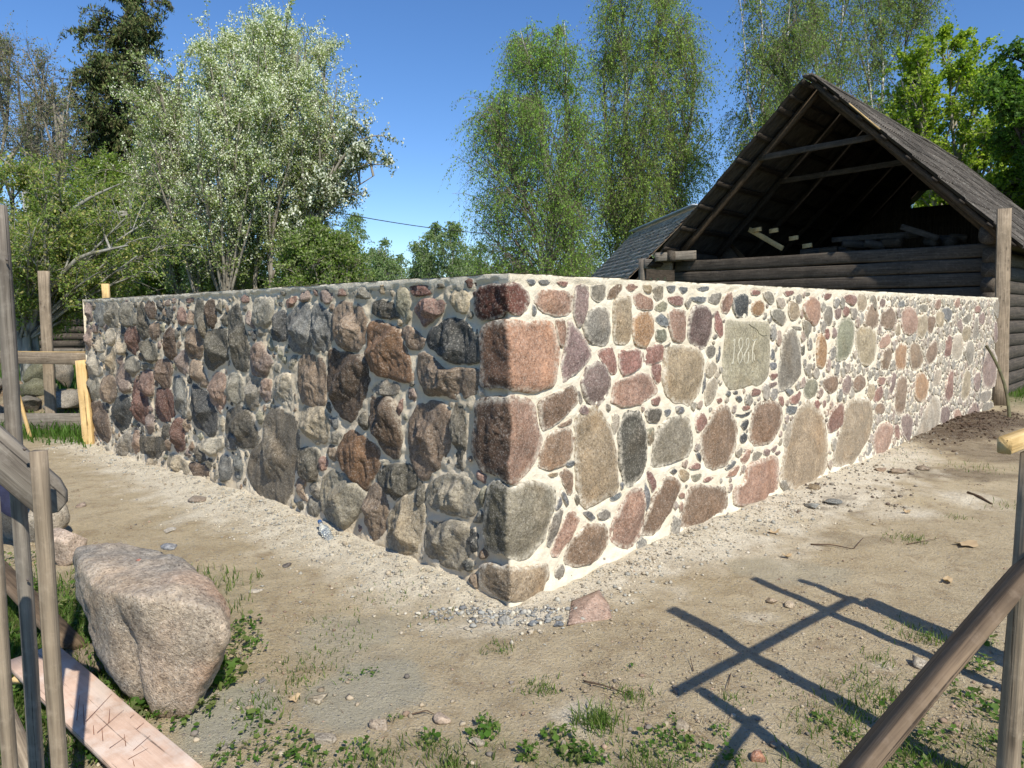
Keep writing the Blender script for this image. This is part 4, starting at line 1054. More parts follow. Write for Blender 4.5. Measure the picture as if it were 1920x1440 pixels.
def log(name, p0, p1, r, mat, parent=None, seg=12, sides=10, seed=0, flat=.82, wob=.015, sq=.6):
    p0, p1 = np.asarray(p0, float), np.asarray(p1, float); L = np.linalg.norm(p1-p0); x = (p1-p0)/L
    up = np.array([0, 0, 1.]) if abs(x[2]) < .9 else np.array([1., 0, 0]); y = np.cross(up, x); y /= np.linalg.norm(y); z = np.cross(x, y)
    us = np.linspace(0, L, seg+1); a = np.arange(sides)*2*math.pi/sides; V = []
    for u in us:
        dy, dz = wob*vnoise(np.array([[u*.7, seed*1.7, 1.], [u*.7, seed*1.7, 5.]])); rr = r*(1+.06*vnoise(np.stack([np.full(sides, u*1.5), a*1.3, np.full(sides, seed*2.2)], 1)))
        ca, sa = np.cos(a), np.sin(a); V.append(np.stack([np.full(sides, u), rr*np.sign(ca)*np.abs(ca)**sq*flat+dy, np.clip(rr*np.sign(sa)*np.abs(sa)**sq, -r*.97, r*.97)+dz], 1))
    V = np.concatenate(V); F = [(i*sides+k, i*sides+(k+1) % sides, (i+1)*sides+(k+1) % sides, (i+1)*sides+k) for i in range(seg) for k in range(sides)]
    o = mk(name, V, [np.array(F)[:, ::-1], np.array([list(range(sides))]), np.array([list(range(seg*sides, (seg+1)*sides))[::-1]])], mat, None, origin=(0, 0, 0), smooth=False, cols=np.ones((len(V), 3)))
    Mx = Matrix(((x[0], y[0], z[0], p0[0]), (x[1], y[1], z[1], p0[1]), (x[2], y[2], z[2], p0[2]), (0, 0, 0, 1)))
    if parent is not None: o.parent = parent; Mx = Matrix.Translation(-Vector(WL[parent.name])) @ Mx
    o.matrix_local = Mx; WL[o.name] = p0; return o
def v3(a, z): return np.array([a[0], a[1], z], float)

# ------------------------------------------------------------------ barn
def mat_roof():
    m, n, b, o = newmat('weathered_roof_sheet'); g = NG(n); p = g.pos(); r = g.node('ShaderNodeObjectInfo').outputs['Random']
    a = g.noise(p, 1.3, 5, .65); f = g.noise(p, 14, 5, .75); st = g.noise(g.pos((9, 9, 2.2)), 1.6, 4, .7)
    c = g.mix(g.mr(a, .35, .65), (.050, .045, .038), (.115, .10, .085))
    c = g.mix(g.mr(st, .5, .68, 0, .7), c, (.028, .026, .024))
    c = g.mix(g.mr(f, .56, .68, 0, .8), c, (.26, .25, .215))
    c = g.mix(1.0, c, g.gray(g.mr(r, 0, 1, .65, 1.35)), 'MULTIPLY')
    g.link(c, b.inputs['Base Color']); b.inputs['Roughness'].default_value = .95; b.inputs['Specular IOR Level'].default_value = .1
    g.link(g.bump(g.math('ADD', f, st), .9, .03), b.inputs['Normal']); return m
M['roof'] = mat_roof()
M['roof_under'] = mat_simple('roof_sheet_underside', (.075, .066, .054), (.035, .03, .025), sc=3)  # colour lowered to paint in the deep shade under the barn roof
M['shingle'] = mat_simple('grey_shingle', (.62, .51, .38), (.42, .34, .25), sc=3, usecol=True)
M['shaded_rafter'] = mat_wood('shaded_rafter_wood', (.05, .038, .027), (.02, .015, .011), sx=.6)  # inner rafters and battens: barn interior shade put into the wood colour
M['metal'] = mat_simple('galvanised_ridge', (.50, .54, .58), (.38, .42, .46), sc=2, rough=.45, spec=.5)
BR = np.array([9.25, 14.02]); BW = 6.9; BL = 10.7; PART = 9.0; PZ = 3.02; OV = .62; SOV = .40
BLc = BR + DL*BW; BM = BR + DL*BW/2
RZ = AtY(1516, 168, BM[1])[2]
barn = thing('barn', 'old dark log barn with open gable and weathered corrugated roof, right', 'barn', v3(BR, 0))
nl = 11; lh = PZ/nl
for i in range(nl):
    z = lh*(i+.5)
    log('log', v3(BR-DL*.22, z), v3(BLc+DL*(.05 if i > 7 else .25), z), lh*.50, M['log'], barn, 16, 16, i, sq=.42)
    log('log', v3(BR-DR*.30, z-lh*.5+.02), v3(BR+DR*BL, z-lh*.5+.02), lh*.535, M['log'], barn, 16, 10, i+30)
    log('log', v3(BLc-DR*.02, z-lh*.5+.02), v3(BLc+DR*BL, z-lh*.5+.02), lh*.535, M['log'], barn, 16, 10, i+60)
log('wall_plate', v3(BR-DR*.45+DL*.02, PZ+.13), v3(BR+DR*BL, PZ+.13), .17, M['log'], barn, 16, 12, 91)
log('wall_plate', v3(BLc-DR*.55-DL*.05, PZ+.11), v3(BLc+DR*BL-DL*.05, PZ+.11), .14, M['log'], barn, 16, 12, 92)
# rafters: pairs along the barn, with collar ties
foot = PZ+.16
def rafpt(side, f, a):            # f=0 ridge, 1 foot ; a metres back
    b = (BR if side > 0 else BLc); q = BM*(1-f)+b*f + DR*a; return v3(q, RZ*(1-f)+foot*f)
for k, a in enumerate(np.arange(0, BL+.1, 1.75)):
    for sd in (1, -1): log('rafter', rafpt(sd, 1.0, a), rafpt(sd, -.01, a), .085, M['rafter' if k == 0 else 'shaded_rafter'], barn, 8, 8, k*2+sd, wob=.03)
    if k in (0, 1):
        f = {0: .36, 1: .44, 2: .5, 4: .5}[k]; plank('collar_tie', rafpt(-1, f+.02, a-.1), rafpt(1, f+.0, a-.1), (0, 0, 1), .13, .05, M['log'], barn, seed=k)
# roof battens and sheets
sl = np.array([*( (BR-BM)), foot-RZ]); slL = np.linalg.norm(sl)
ncourse = 8
tot = 1 + SOV/ (BW/2)
def rpt(side, f, a, up=0):
    q = rafpt(side, f, a); d3 = rafpt(side, 1, 0)-rafpt(side, 0, 0); nrm = np.cross(d3, v3(DR, 0))*(1 if side > 0 else -1); nrm /= np.linalg.norm(nrm)
    if nrm[2] < 0: nrm = -nrm
    return q + nrm*up
for sd in (1, -1):
    for c in range(2*ncourse+1):
        f = tot*c/(2*ncourse)+.012
        if f > tot-.01: f = tot-.02
        if c % 2 == 0 or c in (1,): plank('batten', rpt(sd, f, -OV-.04, .115), rpt(sd, f, BL+.3, .115), rafpt(sd, 1, 0)-rafpt(sd, 0, 0), .12 if c % 2 == 0 else .06, .045, M['shaded_rafter'], barn, seed=c)
shw = 1.02; wav = 7
def sheet_mesh(side):
    nu = wav*6+1; u = np.linspace(0, 1.07, nu); fs = slL*tot/ncourse; vs = np.linspace(0, fs*1.10, 4)
    U, Vv = np.meshgrid(u, vs, indexing='ij'); h = .024*np.cos(U/1.02*wav*2*math.pi) + .02*Vv/fs
    V = np.stack([U, Vv, h], -1).reshape(-1, 3); n = len(V); V2 = V.copy(); V2[:, 2] -= .007
    Fg = gridfaces(nu, 4); return np.concatenate([V, V2]), [Fg, Fg[:, ::-1]+n], n
SV, SF, Sn = sheet_mesh(1)
prot = {}
for sd in (1, -1):
    d3 = rafpt(sd, 1, 0)-rafpt(sd, 0, 0); d3 /= np.linalg.norm(d3); xa = v3(DR, 0); nr_ = rpt(sd, 0, 0, 1)-rpt(sd, 0, 0, 0)
    for c in range(ncourse):
        for k in range(int((BL+OV+.3)/shw)+1):
            o = None
            if 's' not in prot:
                o = mk('roof_sheet', SV, SF, [M['roof'], M['roof_under']], None, origin=(0, 0, 0), matidx=[0]*len(SF[0])+[1]*len(SF[1]))
                prot['s'] = o; 
            else:
                o = prot['s'].copy(); SC.collection.objects.link(o)
            p = rpt(sd, tot*c/ncourse, -OV+k*shw, .155) + d3*random.uniform(-.015, .02) + np.array([0, 0, random.uniform(-.004, .012)])
            n3 = nr_/np.linalg.norm(nr_)
            Mx = Matrix(((xa[0], d3[0], n3[0], p[0]), (xa[1], d3[1], n3[1], p[1]), (xa[2], d3[2], n3[2], p[2]), (0, 0, 0, 1)))
            o.parent = barn; o.matrix_local = Matrix.Translation(-Vector(WL[barn.name])) @ Mx
plank('ridge_cap', v3(BM-DR*(OV+.03), RZ+.17), v3(BM+DR*(BL+.4), RZ+.17), v3(DL, 0), .22, .05, M['roof'], barn, seed=3, wob=.02)
# barge pole under the right verge and small pale batten ends
log('barge_pole', rpt(1, 1.05, -OV+.15, .06), rpt(1, -.0, -OV+.15, .06), .06, M['rafter'], barn, 8, 8, 51)
plank('verge_lath', rpt(1, .22, -OV-.06, .19), rpt(1, .40, -OV-.06, .19), v3(DR, 0), .05, .025, M['wood_fresh'], barn, seed=8)
# far gable: boards with a small opening
wz0, wz1 = 5.02, 5.52; wc = .02; whw = .58
bxs = np.arange(-BW/2+.08, BW/2-.05, .17)
for i, bx in enumerate(bxs):
    top = RZ - (RZ-foot)*abs(bx)/(BW/2)+.05
    if top < foot+.1: top = foot+.1
    q = BM + DR*PART + DL*bx
    segs = [(PZ-.05, top)]
    if abs(bx-wc) < whw and top > wz1: segs = [(PZ-.05, wz0), (wz1, top)]
    elif abs(bx-wc) < whw: segs = [(PZ-.05, wz0)] if top > wz0 else segs
    for (a, b_) in segs: plank('gable_board', v3(q, a), v3(q, b_), v3(DL, 0), .172, .03, M['log'], barn, 2, seed=i)
for i in range(nl): log('log', v3(BR+DR*BL, lh*(i+.5)), v3(BLc+DR*BL, lh*(i+.5)), lh*.535, M['log'], barn, 6, 8, i+90)
# loft floor
for i in range(int(BL/.4)):
    plank('loft_board', v3(BR+DR*(.25+i*.4)+DL*.1, PZ-.12), v3(BLc+DR*(.25+i*.4)-DL*.1, PZ-.12), v3(DR, 0), .38, .04, M['log'], barn, 3, seed=i)
# stub beams and little porch frame at the left corner
plank('beam_end', v3(BLc-DR*.62+DL*.33, PZ+.09), v3(BLc-DR*.10-DL*.55, PZ+.13), (0, 0, 1), .22, .2, M['wood_grey'], barn, seed=5, bev=.015)
porch = thing('porch_frame', 'short weathered timber frame with pale uprights against the left corner of the barn', 'porch frame', v3(BLc+DL*.9, 0))
q0, q1 = BLc+DL*.12-DR*.12, BLc+DL*1.0-DR*.12
plank('rail', v3(q0, PZ-.10), v3(q1, PZ-.02), (0, 0, 1), .26, .14, M['wood_grey'], porch, seed=6, bev=.015)
plank('post', v3(q1+DL*.05, -.05), v3(q1+DL*.05, PZ+.12), v3(DL, 0), .16, .14, M['wood_grey'], porch, seed=7)
for i in range(3): plank('upright', v3(q0*(1-.25*(i+1))+q1*.25*(i+1), 0), v3(q0*(1-.25*(i+1))+q1*.25*(i+1), PZ-.4), v3(DL, 0), .06, .04, M['wood_fresh'], porch, seed=20+i)
# things stored on the loft
def bp3(px, py, a): # point on the vertical plane a metres behind the gable
    d = ray(px, py)[:]; n = DR; t = ((BR+DR*a) @ n)/(d[:2] @ n); return np.array([0, 0, EYE])+d*t
rg2 = np.random.default_rng(5)
lumps = [(1690, 455, 1.0), (1725, 440, 1.3), (1755, 452, .8), (1790, 455, .9), (1815, 448, 1.1), (1660, 462, 1.2), (1600, 468, 1.5), (1630, 460, 1.6), (1570, 470, 1.2), (1540, 474, 1.6)]
for i, (x, y, a) in enumerate(lumps):
    p = bp3(x, y, a); q = p + v3(DL, 0)*rg2.uniform(.25, .5)+v3(DR, 0)*rg2.uniform(-.4, .4)+np.array([0, 0, rg2.uniform(-.05, .1)])
    p[2] = max(p[2], PZ+.08); q[2] = max(q[2], PZ+.1)
    o = log('firewood_log', p, q, rg2.uniform(.09, .15), M['log'] if i % 4 else M['rafter'], None, 4, 9, i+7, flat=1, sq=1); tag(o, 'rough log in the barn loft heap, ' + ['below the right edge of the gable opening', 'highest one at the right of the heap', 'second from the heap peak to the right', 'two from the right end', 'rightmost beside the wall plate', 'just left of the gable opening', 'thick one in the middle of the loft', 'deeper one behind the middle', 'low one left of the middle', 'leftmost near the pale slanting board'][i], 'log', 'rough logs heaped on the barn loft')
for i, (a, b, dd) in enumerate((((1405, 430), (1468, 466), .9), ((1560, 450), (1700, 440), 1.6), ((1690, 425), (1760, 447), .9), ((1500, 478), (1660, 455), 1.8))):
    o = plank('loose_board', bp3(*a, dd), bp3(*b, dd*.8), (0, 0, 1), .12, .04, M['wood_fresh'] if i == 0 else M['log'], None, seed=40+i)
    tag(o, ['pale board slanting down at the left of the loft clutter', 'grey board lying level above the loft logs', 'grey board sloping under the small gable opening', 'long low grey board along the front of the loft'][i], 'board')
for i, (x, y) in enumerate(((1412, 432), (1443, 434), (1480, 448), (1505, 462))):
    p = bp3(x, y, .8); p[2] = max(p[2], PZ+.1)
    o = plank('wood_offcut', p, p + v3(DL, 0)*-.22+np.array([0, 0, .02]), (0, 0, 1), .10, .05, M['wood_fresh'], None, 2, seed=60+i)
    tag(o, ['pale offcut at the far left of the loft clutter', 'pale offcut lit beside the slanting loft board', 'small pale offcut right of the slanting loft board', 'low pale offcut lying near the loft edge'][i], 'offcut')
# ------------------------------------------------------------------ second building behind
outb = thing('outbuilding', 'grey shingled outbuilding roof with pale metal ridge, left of the barn', 'outbuilding', (5, 24, 0))
Ra, La = AtY(1292, 396, 21.0), AtY(1188, 438, 27.0); Re = Ra+np.array([-2.05, .25, -2.15]); Le = La+np.array([-2.0, -.0, -2.1])
Ra2 = Ra + (Ra-La)*.12; Re2 = Re + (Re-Le)*.12
nc = 15; nk = 34
sp = None
for c in range(nc):
    b = Buf()
    for k in range(nk):
        f0, f1 = c/nc, (c+1.25)/nc; g0, g1 = k/nk+.001, (k+1)/nk-.001
        j = random.uniform(-.012, .012)
        def P(f, g, up): return (La*(1-g)+Ra2*g)*(1-f)+(Le*(1-g)+Re2*g)*f + np.array([-.6, 0, .8])*up
        u1 = .055+random.uniform(0, .02)
        V = [P(f0, g0, .02), P(f0, g1, .02), P(f1+j, g1, u1), P(f1+j, g0, u1), P(f1+j, g1, u1-.035), P(f1+j, g0, u1-.035)]
        b.add(V, np.array([[0, 1, 2, 3], [3, 2, 4, 5]])[:, ::-1], np.full(3, random.uniform(.7, 1.25)))
    b.build('shingle_course', M['shingle'], outb, smooth=False)
plank('ridge_flashing', La+np.array([0, 0, .08]), Ra2+np.array([0, 0, .08]), (1, 0, 0), .34, .04, M['metal'], outb)
plank('verge_board', La+np.array([0, -.04, 0]), Le+np.array([0, -.04, 0]), (0, 1, 0), .16, .04, M['wood_grey'], outb)
b = Buf(); dk = np.array([-.6, 0, .8])*.0; b.add([La+dk, Ra2+dk, Re2+dk, Le+dk], [[3, 2, 1, 0]]); b.build('roof_deck', M['shingle'], outb, smooth=False)
b = Buf(); Rb = Ra2+np.array([2.3, 0, -2.3]); Lb = La+np.array([2.3, 0, -2.3])
b.add([La, Ra2, Rb, Lb], [[0, 1, 2, 3]]); b.build('roof_slope', M['shingle'], outb, smooth=False)
b = Buf(); lo = np.array([0, 0, -3.0])
for A_, B_ in ((Le+[.25, .1, 0], Re2+[.25, 0, 0]), (Re2+[.25, 0, 0], Rb+[-.25, 0, 0]), (Lb+[-.25, 0, 0], Le+[.25, .1, 0]), (Rb+[-.25, 0, 0], Lb+[-.25, 0, 0])):
    A_, B_ = np.array(A_), np.array(B_); b.add([A_, B_, v3(B_, -.1), v3(A_, -.1)], [[0, 1, 2, 3]])
for A_, B_, R_ in ((Le, Lb, La), (Re2, Rb, Ra2)): b.add([A_+[.25, .1, 0], B_-[.25, 0, 0], R_-[0, 0, .1]], [[0, 1, 2]])
b.build('wall', M['log'], outb, smooth=False)
# ------------------------------------------------------------------ fences and boards
def fence(name, label, loc): return thing(name, label, 'fence', loc)
# shadow-casting batter fence at the right, its end post inside the frame
KS = 1/math.tan(SUN_EL)
RFd = np.array([.777, .630]); RFn = np.array([.630, -.777]); rh = 1.31
RF0 = np.array([.705, 3.008]) + SUN_AZ*rh*KS
bf_ = fence('batten_fence', 'tan batten fence with horizontal rail at the right edge, casting a ladder-shaped shadow', v3(RF0, 0))
plank('post', v3(RF0+RFd*.115+RFn*.03, -.1), v3(RF0+RFd*.115+RFn*.03, rh-.03), v3(RFd, 0), .06, .045, M['wood_tan'], bf_, seed=1)
plank('rail', v3(RF0, rh), v3(RF0+RFd*1.68, rh+.01), (0, 0, 1), .044, .035, M['wood_fresh'], bf_, seed=2)
for k, (s_, H_) in enumerate(((.588, 1.95), (1.36, 1.92), (1.62, 1.72))):
    q = RF0 + RFd*s_ + RFn*.04; plank('post', v3(q, -.1), v3(q, H_), v3(RFd, 0), (.085, .07, .06)[k], .04, M['wood_tan'], bf_, seed=3+k)
q = RF0 + RFd*1.66 + RFn*.075; plank('upright_board', v3(q, .35), v3(q, 1.34), v3(RFd, 0), .16, .028, M['wood_tan'], bf_, seed=9, wob=.012)
# brace
f0 = AtY(1560, 1500, 1.42); f1 = AtY(1942, 1045, 1.86)
dd = (f1-f0)/np.linalg.norm(f1-f0); 
e1 = np.cross(dd, [0, 0, 1.]); e1 /= np.linalg.norm(e1); e2 = np.cross(dd, e1); vw = np.array([0, 0, EYE])-(f0+f1)/2; vw /= np.linalg.norm(vw); sv = np.array(SUNV[:])
nn = max([e1*math.cos(a)+e2*math.sin(a) for a in np.linspace(0, 6.28, 360)], key=lambda q: (q @ vw) - (9 if q @ sv > -.06 else 0))
brace = plank('brace_board', f0, f1+dd*.1, np.cross(nn, dd), .165, .032, M['wood_brown'], None, seed=12)
tag(brace, 'brown brace board slanting up to the right edge in the near right corner', 'board')

# left foreground frame
lfp = AtY(7, 395, 2.24); lf = fence('board_fence', 'grey batten fence with tall posts and a slanted round-ended board, left foreground', (lfp[0], 2.24, 0))
def vpost(px, py, Y, z0, z1, wd, th, seed, mat='wood_grey', par=None, yaw=0.12, nm='post'):
    q = AtY(px, py, Y); return plank(nm, (q[0], Y, z0), (q[0], Y, z1), (math.cos(yaw), math.sin(yaw), 0), wd, th, M[mat], par, seed=seed)
vpost(27, 810, 2.26, -.1, AtY(7, 385, 2.26)[2], .038, .032, 21, par=lf, yaw=.02)
vpost(86, 1050, 2.03, -.1, AtY(78, 845, 2.03)[2], .040, .03, 22, 'wood_tan', par=lf, yaw=.0)
vpost(-4, 1100, 1.86, -.1, 1.17, .030, .03, 23, 'wood_tan', par=lf, yaw=.0)
ba, bb = AtY(-60, 800, 2.12), AtY(112, 948, 2.19)
bdir = (bb-ba)/np.linalg.norm(bb-ba)
# rounded plank end
def round_plank(name, p0, p1, wv, width, thick, mat, parent):
    p0, p1, wv = (np.asarray(v, float) for v in (p0, p1, wv)); L = np.linalg.norm(p1-p0); x = (p1-p0)/L; wv = wv-x*(wv@x); wv /= np.linalg.norm(wv); nv = np.cross(x, wv)
    w2 = width/2; out = [(0, -w2), (L*.5, -w2*1.01), (L-.035, -w2), (L-.008, -w2*.75), (L+.012, -w2*.2), (L+.006, w2*.35), (L-.02, w2*.75), (L-.06, w2*.97), (L*.5, w2), (0, w2)]
    K = len(out); V = [(u, a, s*(thick/2-(.002 if 0 else 0))) for s in (-1, 1) for u, a in out]
    V += [(u-(.004 if i in (3, 4, 5, 6) else 0), a*.96, s*(thick/2+.002)) for s in (-1, 1) for i, (u, a) in enumerate(out)]
    F4 = [(i, (i+1) % K, (i+1) % K+K, i+K) for i in range(K)] + [(i+K, (i+1) % K+K, (i+1) % K+3*K, i+3*K) for i in range(K)] + [((i+1) % K, i, i+2*K, (i+1) % K+2*K) for i in range(K)]
    o = mk(name, np.array(V), [np.array(F4), np.array([list(range(3*K, 4*K))]), np.array([list(range(2*K, 3*K))[::-1]])], mat, None, origin=(0, 0, 0), smooth=False, cols=np.ones((len(V), 3)))
    Mx = Matrix(((x[0], wv[0], nv[0], p0[0]), (x[1], wv[1], nv[1], p0[1]), (x[2], wv[2], nv[2], p0[2]), (0, 0, 0, 1)))
    o.parent = parent; o.matrix_local = Matrix.Translation(-Vector(WL[parent.name])) @ Mx; WL[o.name] = p0; return o
round_plank('slanted_board', ba-bdir*.4, bb, (0, 0, 1), .118, .03, M['wood_grey'], lf)
# nails
def nail(p, n, par, r=.005):
    V, F = ico(1); o = mk('nail_head', V*r+np.array(p), F, M['nail'], par); return o
M['nail'] = mat_simple('rusty_steel', (.16, .15, .14), (.09, .06, .045), rough=.5)
nail(AtY(13, 487, 2.235), 0, lf); nail(AtY(52, 1087, 2.235), 0, lf); nail(AtY(46, 842, 2.10), 0, lf, .006)
# planks on the ground, left
def gplank(name, a, b, za, zb, wd, th, mat, label, seed, tiltw=0.0, ends=None, wdir=None):
    p, q = G(*a, za), G(*b, zb); d = (q-p)/np.linalg.norm(q-p); wv = np.cross(d, (0, 0, 1)) if wdir is None else np.array(wdir, float); wv = wv + np.array([0, 0, tiltw])
    o = plank(name, p, q, wv, wd, th, M[mat], None, seed=seed, ends=ends); return tag(o, label, 'plank')
gplank('brown_plank', (-70, 1000), (140, 1212), .30, .06, .16, .03, 'wood_brown', 'brown plank sloping down behind the posts to the big boulder', 31, .55)
fp = gplank('formwork_plank', (58, 1228), (330, 1475), .14, .03, .205, .026, 'wood_form', 'pinkish cement-stained plank scratched with rusty lines, bottom left', 32, -.04)
# rusty marks and a cleat on the plank
pA, pB = G(58, 1228, .14), G(330, 1475, .03)
def onpl(px, py, up=.016):
    d3 = (pB-pA)/np.linalg.norm(pB-pA); wv = np.cross(d3, (0, 0, 1))+np.array([0, 0, -.04]); wv -= d3*(wv@d3); wv /= np.linalg.norm(wv); nv = np.cross(d3, wv); nv = nv if nv[2] > 0 else -nv
    d = ray(px, py); o3 = np.array([0, 0, EYE]); t = ((pA+nv*.013-o3) @ nv)/(d @ nv); return o3+d*t + nv*(up-.013), nv
M['rust'] = mat_simple('rust_line', (.20, .07, .035), (.12, .04, .02))
b = Buf()
for (x1, y1, x2, y2) in ((144, 1352, 149, 1305), (158, 1361, 156, 1322), (161, 1354, 210, 1302), (176, 1378, 175, 1361), (193, 1390, 191, 1366), (204, 1356, 206, 1330), (182, 1375, 232, 1332), (205, 1404, 235, 1383), (236, 1400, 233, 1378), (244, 1347, 252, 1340), (256, 1368, 270, 1356), (250, 1408, 282, 1380), (240, 1425, 278, 1404), (252, 1438, 249, 1425)):
    (q1, nv), (q2, _) = onpl(x1, y1), onpl(x2, y2); t = np.cross(q2-q1, nv); t = t/np.linalg.norm(t)*.0013
    b.add([q1-t, q1+t, q2+t*.5, q2-t*.5], [[0, 1, 2, 3]])
b.build('rust_marks', M['rust'], fp if 0 else None)
rm = bpy.data.objects['rust_marks']; rm.parent = fp; rm.matrix_parent_inverse = fp.matrix_world.inverted() if False else Matrix.Identity(4)
bpy.context.view_layer.update(); rm.matrix_parent_inverse = fp.matrix_world.inverted()
cl = plank('wood_cleat', onpl(34, 1262, .0)[0]-np.array([0, 0, .026]), onpl(96, 1208, .0)[0]-np.array([0, 0, .026]), pB-pA, .07, .024, M['wood_fresh'], None, seed=33)
tag(cl, 'short pale cleat under the upper end of the stained plank', 'cleat')
gplank('tan_plank', (-30, 1240), (70, 1470), .35, .05, .06, .03, 'wood_tan', 'narrow tan plank leaning in the bottom left corner', 34, .8)
gplank('wood_scrap', (150, 1215), (170, 1262), .03, .02, .13, .02, 'wood_tan', 'flat tan wood scrap between the stained plank and boulder', 35)
# far left fence beside the wall end
ff = fence('post_and_rail_fence', 'pale timber fence with one rail meeting the far left end of the wall', (-6.9, 10.4, 0))
bD = 10.45
def vp2(px0, py0, px1, py1, Y, wd, th, mat, seed, nm='post'):
    return plank(nm, AtY(px1, py1, Y), AtY(px0, py0, Y), (1, 0.1, 0), wd, th, M[mat], ff, seed=seed)
vp2(82, 508, 98, 820, bD, .14, .06, 'wood_tan', 41); 
r0, r1 = AtY(-120, 669, 10.6), AtY(163, 672, 9.55)
plank('rail', r0, r1, (0, 0, 1), .165, .045, M['wood_fresh' if 0 else 'wood_tan'], ff, seed=42)
plank('rail_top', r0+[0, 0, .086], r1+[0, 0, .086], (0, 1, 0), .05, .008, M['wood_fresh'], ff, seed=43)
plank('post', AtY(169, 845, 9.35), AtY(153, 676, 9.5), (1, .1, 0), .125, .10, M['wood_fresh'], ff, seed=44)
q = AtY(201, 545, 10.6); st = plank('survey_stake', (q[0], 10.6, 0), (q[0]-.02, 10.6, AtY(201, 532, 10.6)[2]), (1, 0, 0), .10, .05, M['wood_fresh'], None, seed=45)
tag(st, 'pale stake top showing above the far left end of the wall', 'stake')
b_ = G(-200, 806), G(158, 806)
o = plank('base_board', b_[0]+[0, 0, .12], b_[1]+[0, 0, .12], (0, 0, 1), .24, .04, M['wood_grey'], None, seed=46); tag(o, 'grey board standing on edge in the grass under the left fence', 'board')
o = plank('thin_stake', G(58, 824), AtY(34, 740, 9.4), (1, 0, 0), .04, .03, M['wood_fresh'], None, seed=47); tag(o, 'thin pale stick leaning against the left fence', 'stick')
# right far post, stick, beam end
q = G(1876, 762); pp = thing('tall_board', 'tall weathered board standing upright at the far right end of the wall', 'board', q)
plank('board', q, AtY(1883, 391, q[1]), (1, -.15, 0), .23, .04, M['wood_tan'], pp, seed=48)
tp = AtY(1849, 648, 12.0); md = AtY(1876, 722, 11.6); bt = G(1893, 790)
def tube(name, pts, r, mat, parent=None, sides=7, cols=None):
    pts = np.array(pts, float); n = len(pts); t = np.gradient(pts, axis=0); t /= np.linalg.norm(t, axis=1)[:, None]
    ref = np.where(np.abs(t[:, 2:]) > .9, np.array([[1., 0, 0]]), np.array([[0, 0, 1.]])); a = np.cross(t, ref); a /= np.linalg.norm(a, axis=1)[:, None]; b2 = np.cross(t, a)
    r = np.broadcast_to(r, (n,)); an = np.arange(sides)*2*math.pi/sides
    V = pts[:, None]+r[:, None, None]*(np.cos(an)[None, :, None]*a[:, None]+np.sin(an)[None, :, None]*b2[:, None])
    i = np.arange(n-1)[:, None]; k = np.arange(sides)[None]; F = np.stack([i*sides+k, i*sides+(k+1) % sides, (i+1)*sides+(k+1) % sides, (i+1)*sides+k], -1).reshape(-1, 4)
    return mk(name, V.reshape(-1, 3), [F, np.array([list(range(sides))[::-1]]), np.array([list(range((n-1)*sides, n*sides))])], mat, parent, cols=cols)
def bez(a, b, c, n=10): t = np.linspace(0, 1, n)[:, None]; return a*(1-t)**2+2*b*t*(1-t)+c*t**2
M['stick'] = mat_simple('mossy_stick_bark', (.13, .13, .06), (.06, .05, .035))
tag(tube('leaning_stick', bez(tp, md+np.array([.12, 0, .12]), bt), np.linspace(.02, .026, 10), M['stick']), 'thin crooked stick leaning on the far right end of the wall', 'stick')

# ------------------------------------------------------------------ rocks and litter that can be told apart
def R(px, py, wpx, h, seed, col, label, cat='stone', name='ground_stone', yr=.7, **k):
    p = G(px, py); wd = wpx*p[1]/FPX; return rock(name, (p[0], p[1]+wd*yr*.4), (wd, wd*yr, h), seed, col, label, cat, **k)
# wedge stone at the corner foot
wp = [G(1063, 1172, 0), G(1148, 1160, 0), G(1100, 1172, -.03), AtY(1118, 1114, 3.98), AtY(1095, 1125, 4.0), G(1128, 1120, 0)+[0, .12, 0], G(1075, 1140, 0)+[0, .1, 0], AtY(1143, 1135, 3.93), AtY(1072, 1158, 3.88)]
o = hull_rock('wedge_stone', wp, 'reddish triangular stone lying at the foot of the wall corner', (.36, .25, .19), 61, .006, 4, mat='granite', smooth=0); o['category'] = 'stone'
R(35, 1022, 110, .42, 62, (.33, .29, .23), 'big grey block at the left edge behind the slanted board', 'boulder', 'grey_boulder', yr=.8, rot=.1, sub=4)
R(105, 1062, 95, .21, 63, (.45, .35, .27), 'low pale pinkish block behind the big boulder', 'boulder', 'pale_boulder', yr=.9, rot=.2)
q = AtY(318, 1064, 3.35); rock('stone_chip', (q[0], q[1], T+.015), (.095, .06, .028), 64, (.25, .25, .25), 'small grey stone chip lying on top of the big boulder', 'stone', sub=2, sink=.0, cuts=10)
q = AtY(262, 1040, 3.6); rock('stone_crumb', (G(262, 1058, T)[0], G(262, 1058, T)[1], T+.012), (.03, .025, .012), 65, (.33, .14, .10), 'tiny red crumb on the flat top of the big boulder', 'stone', sub=2, sink=0)
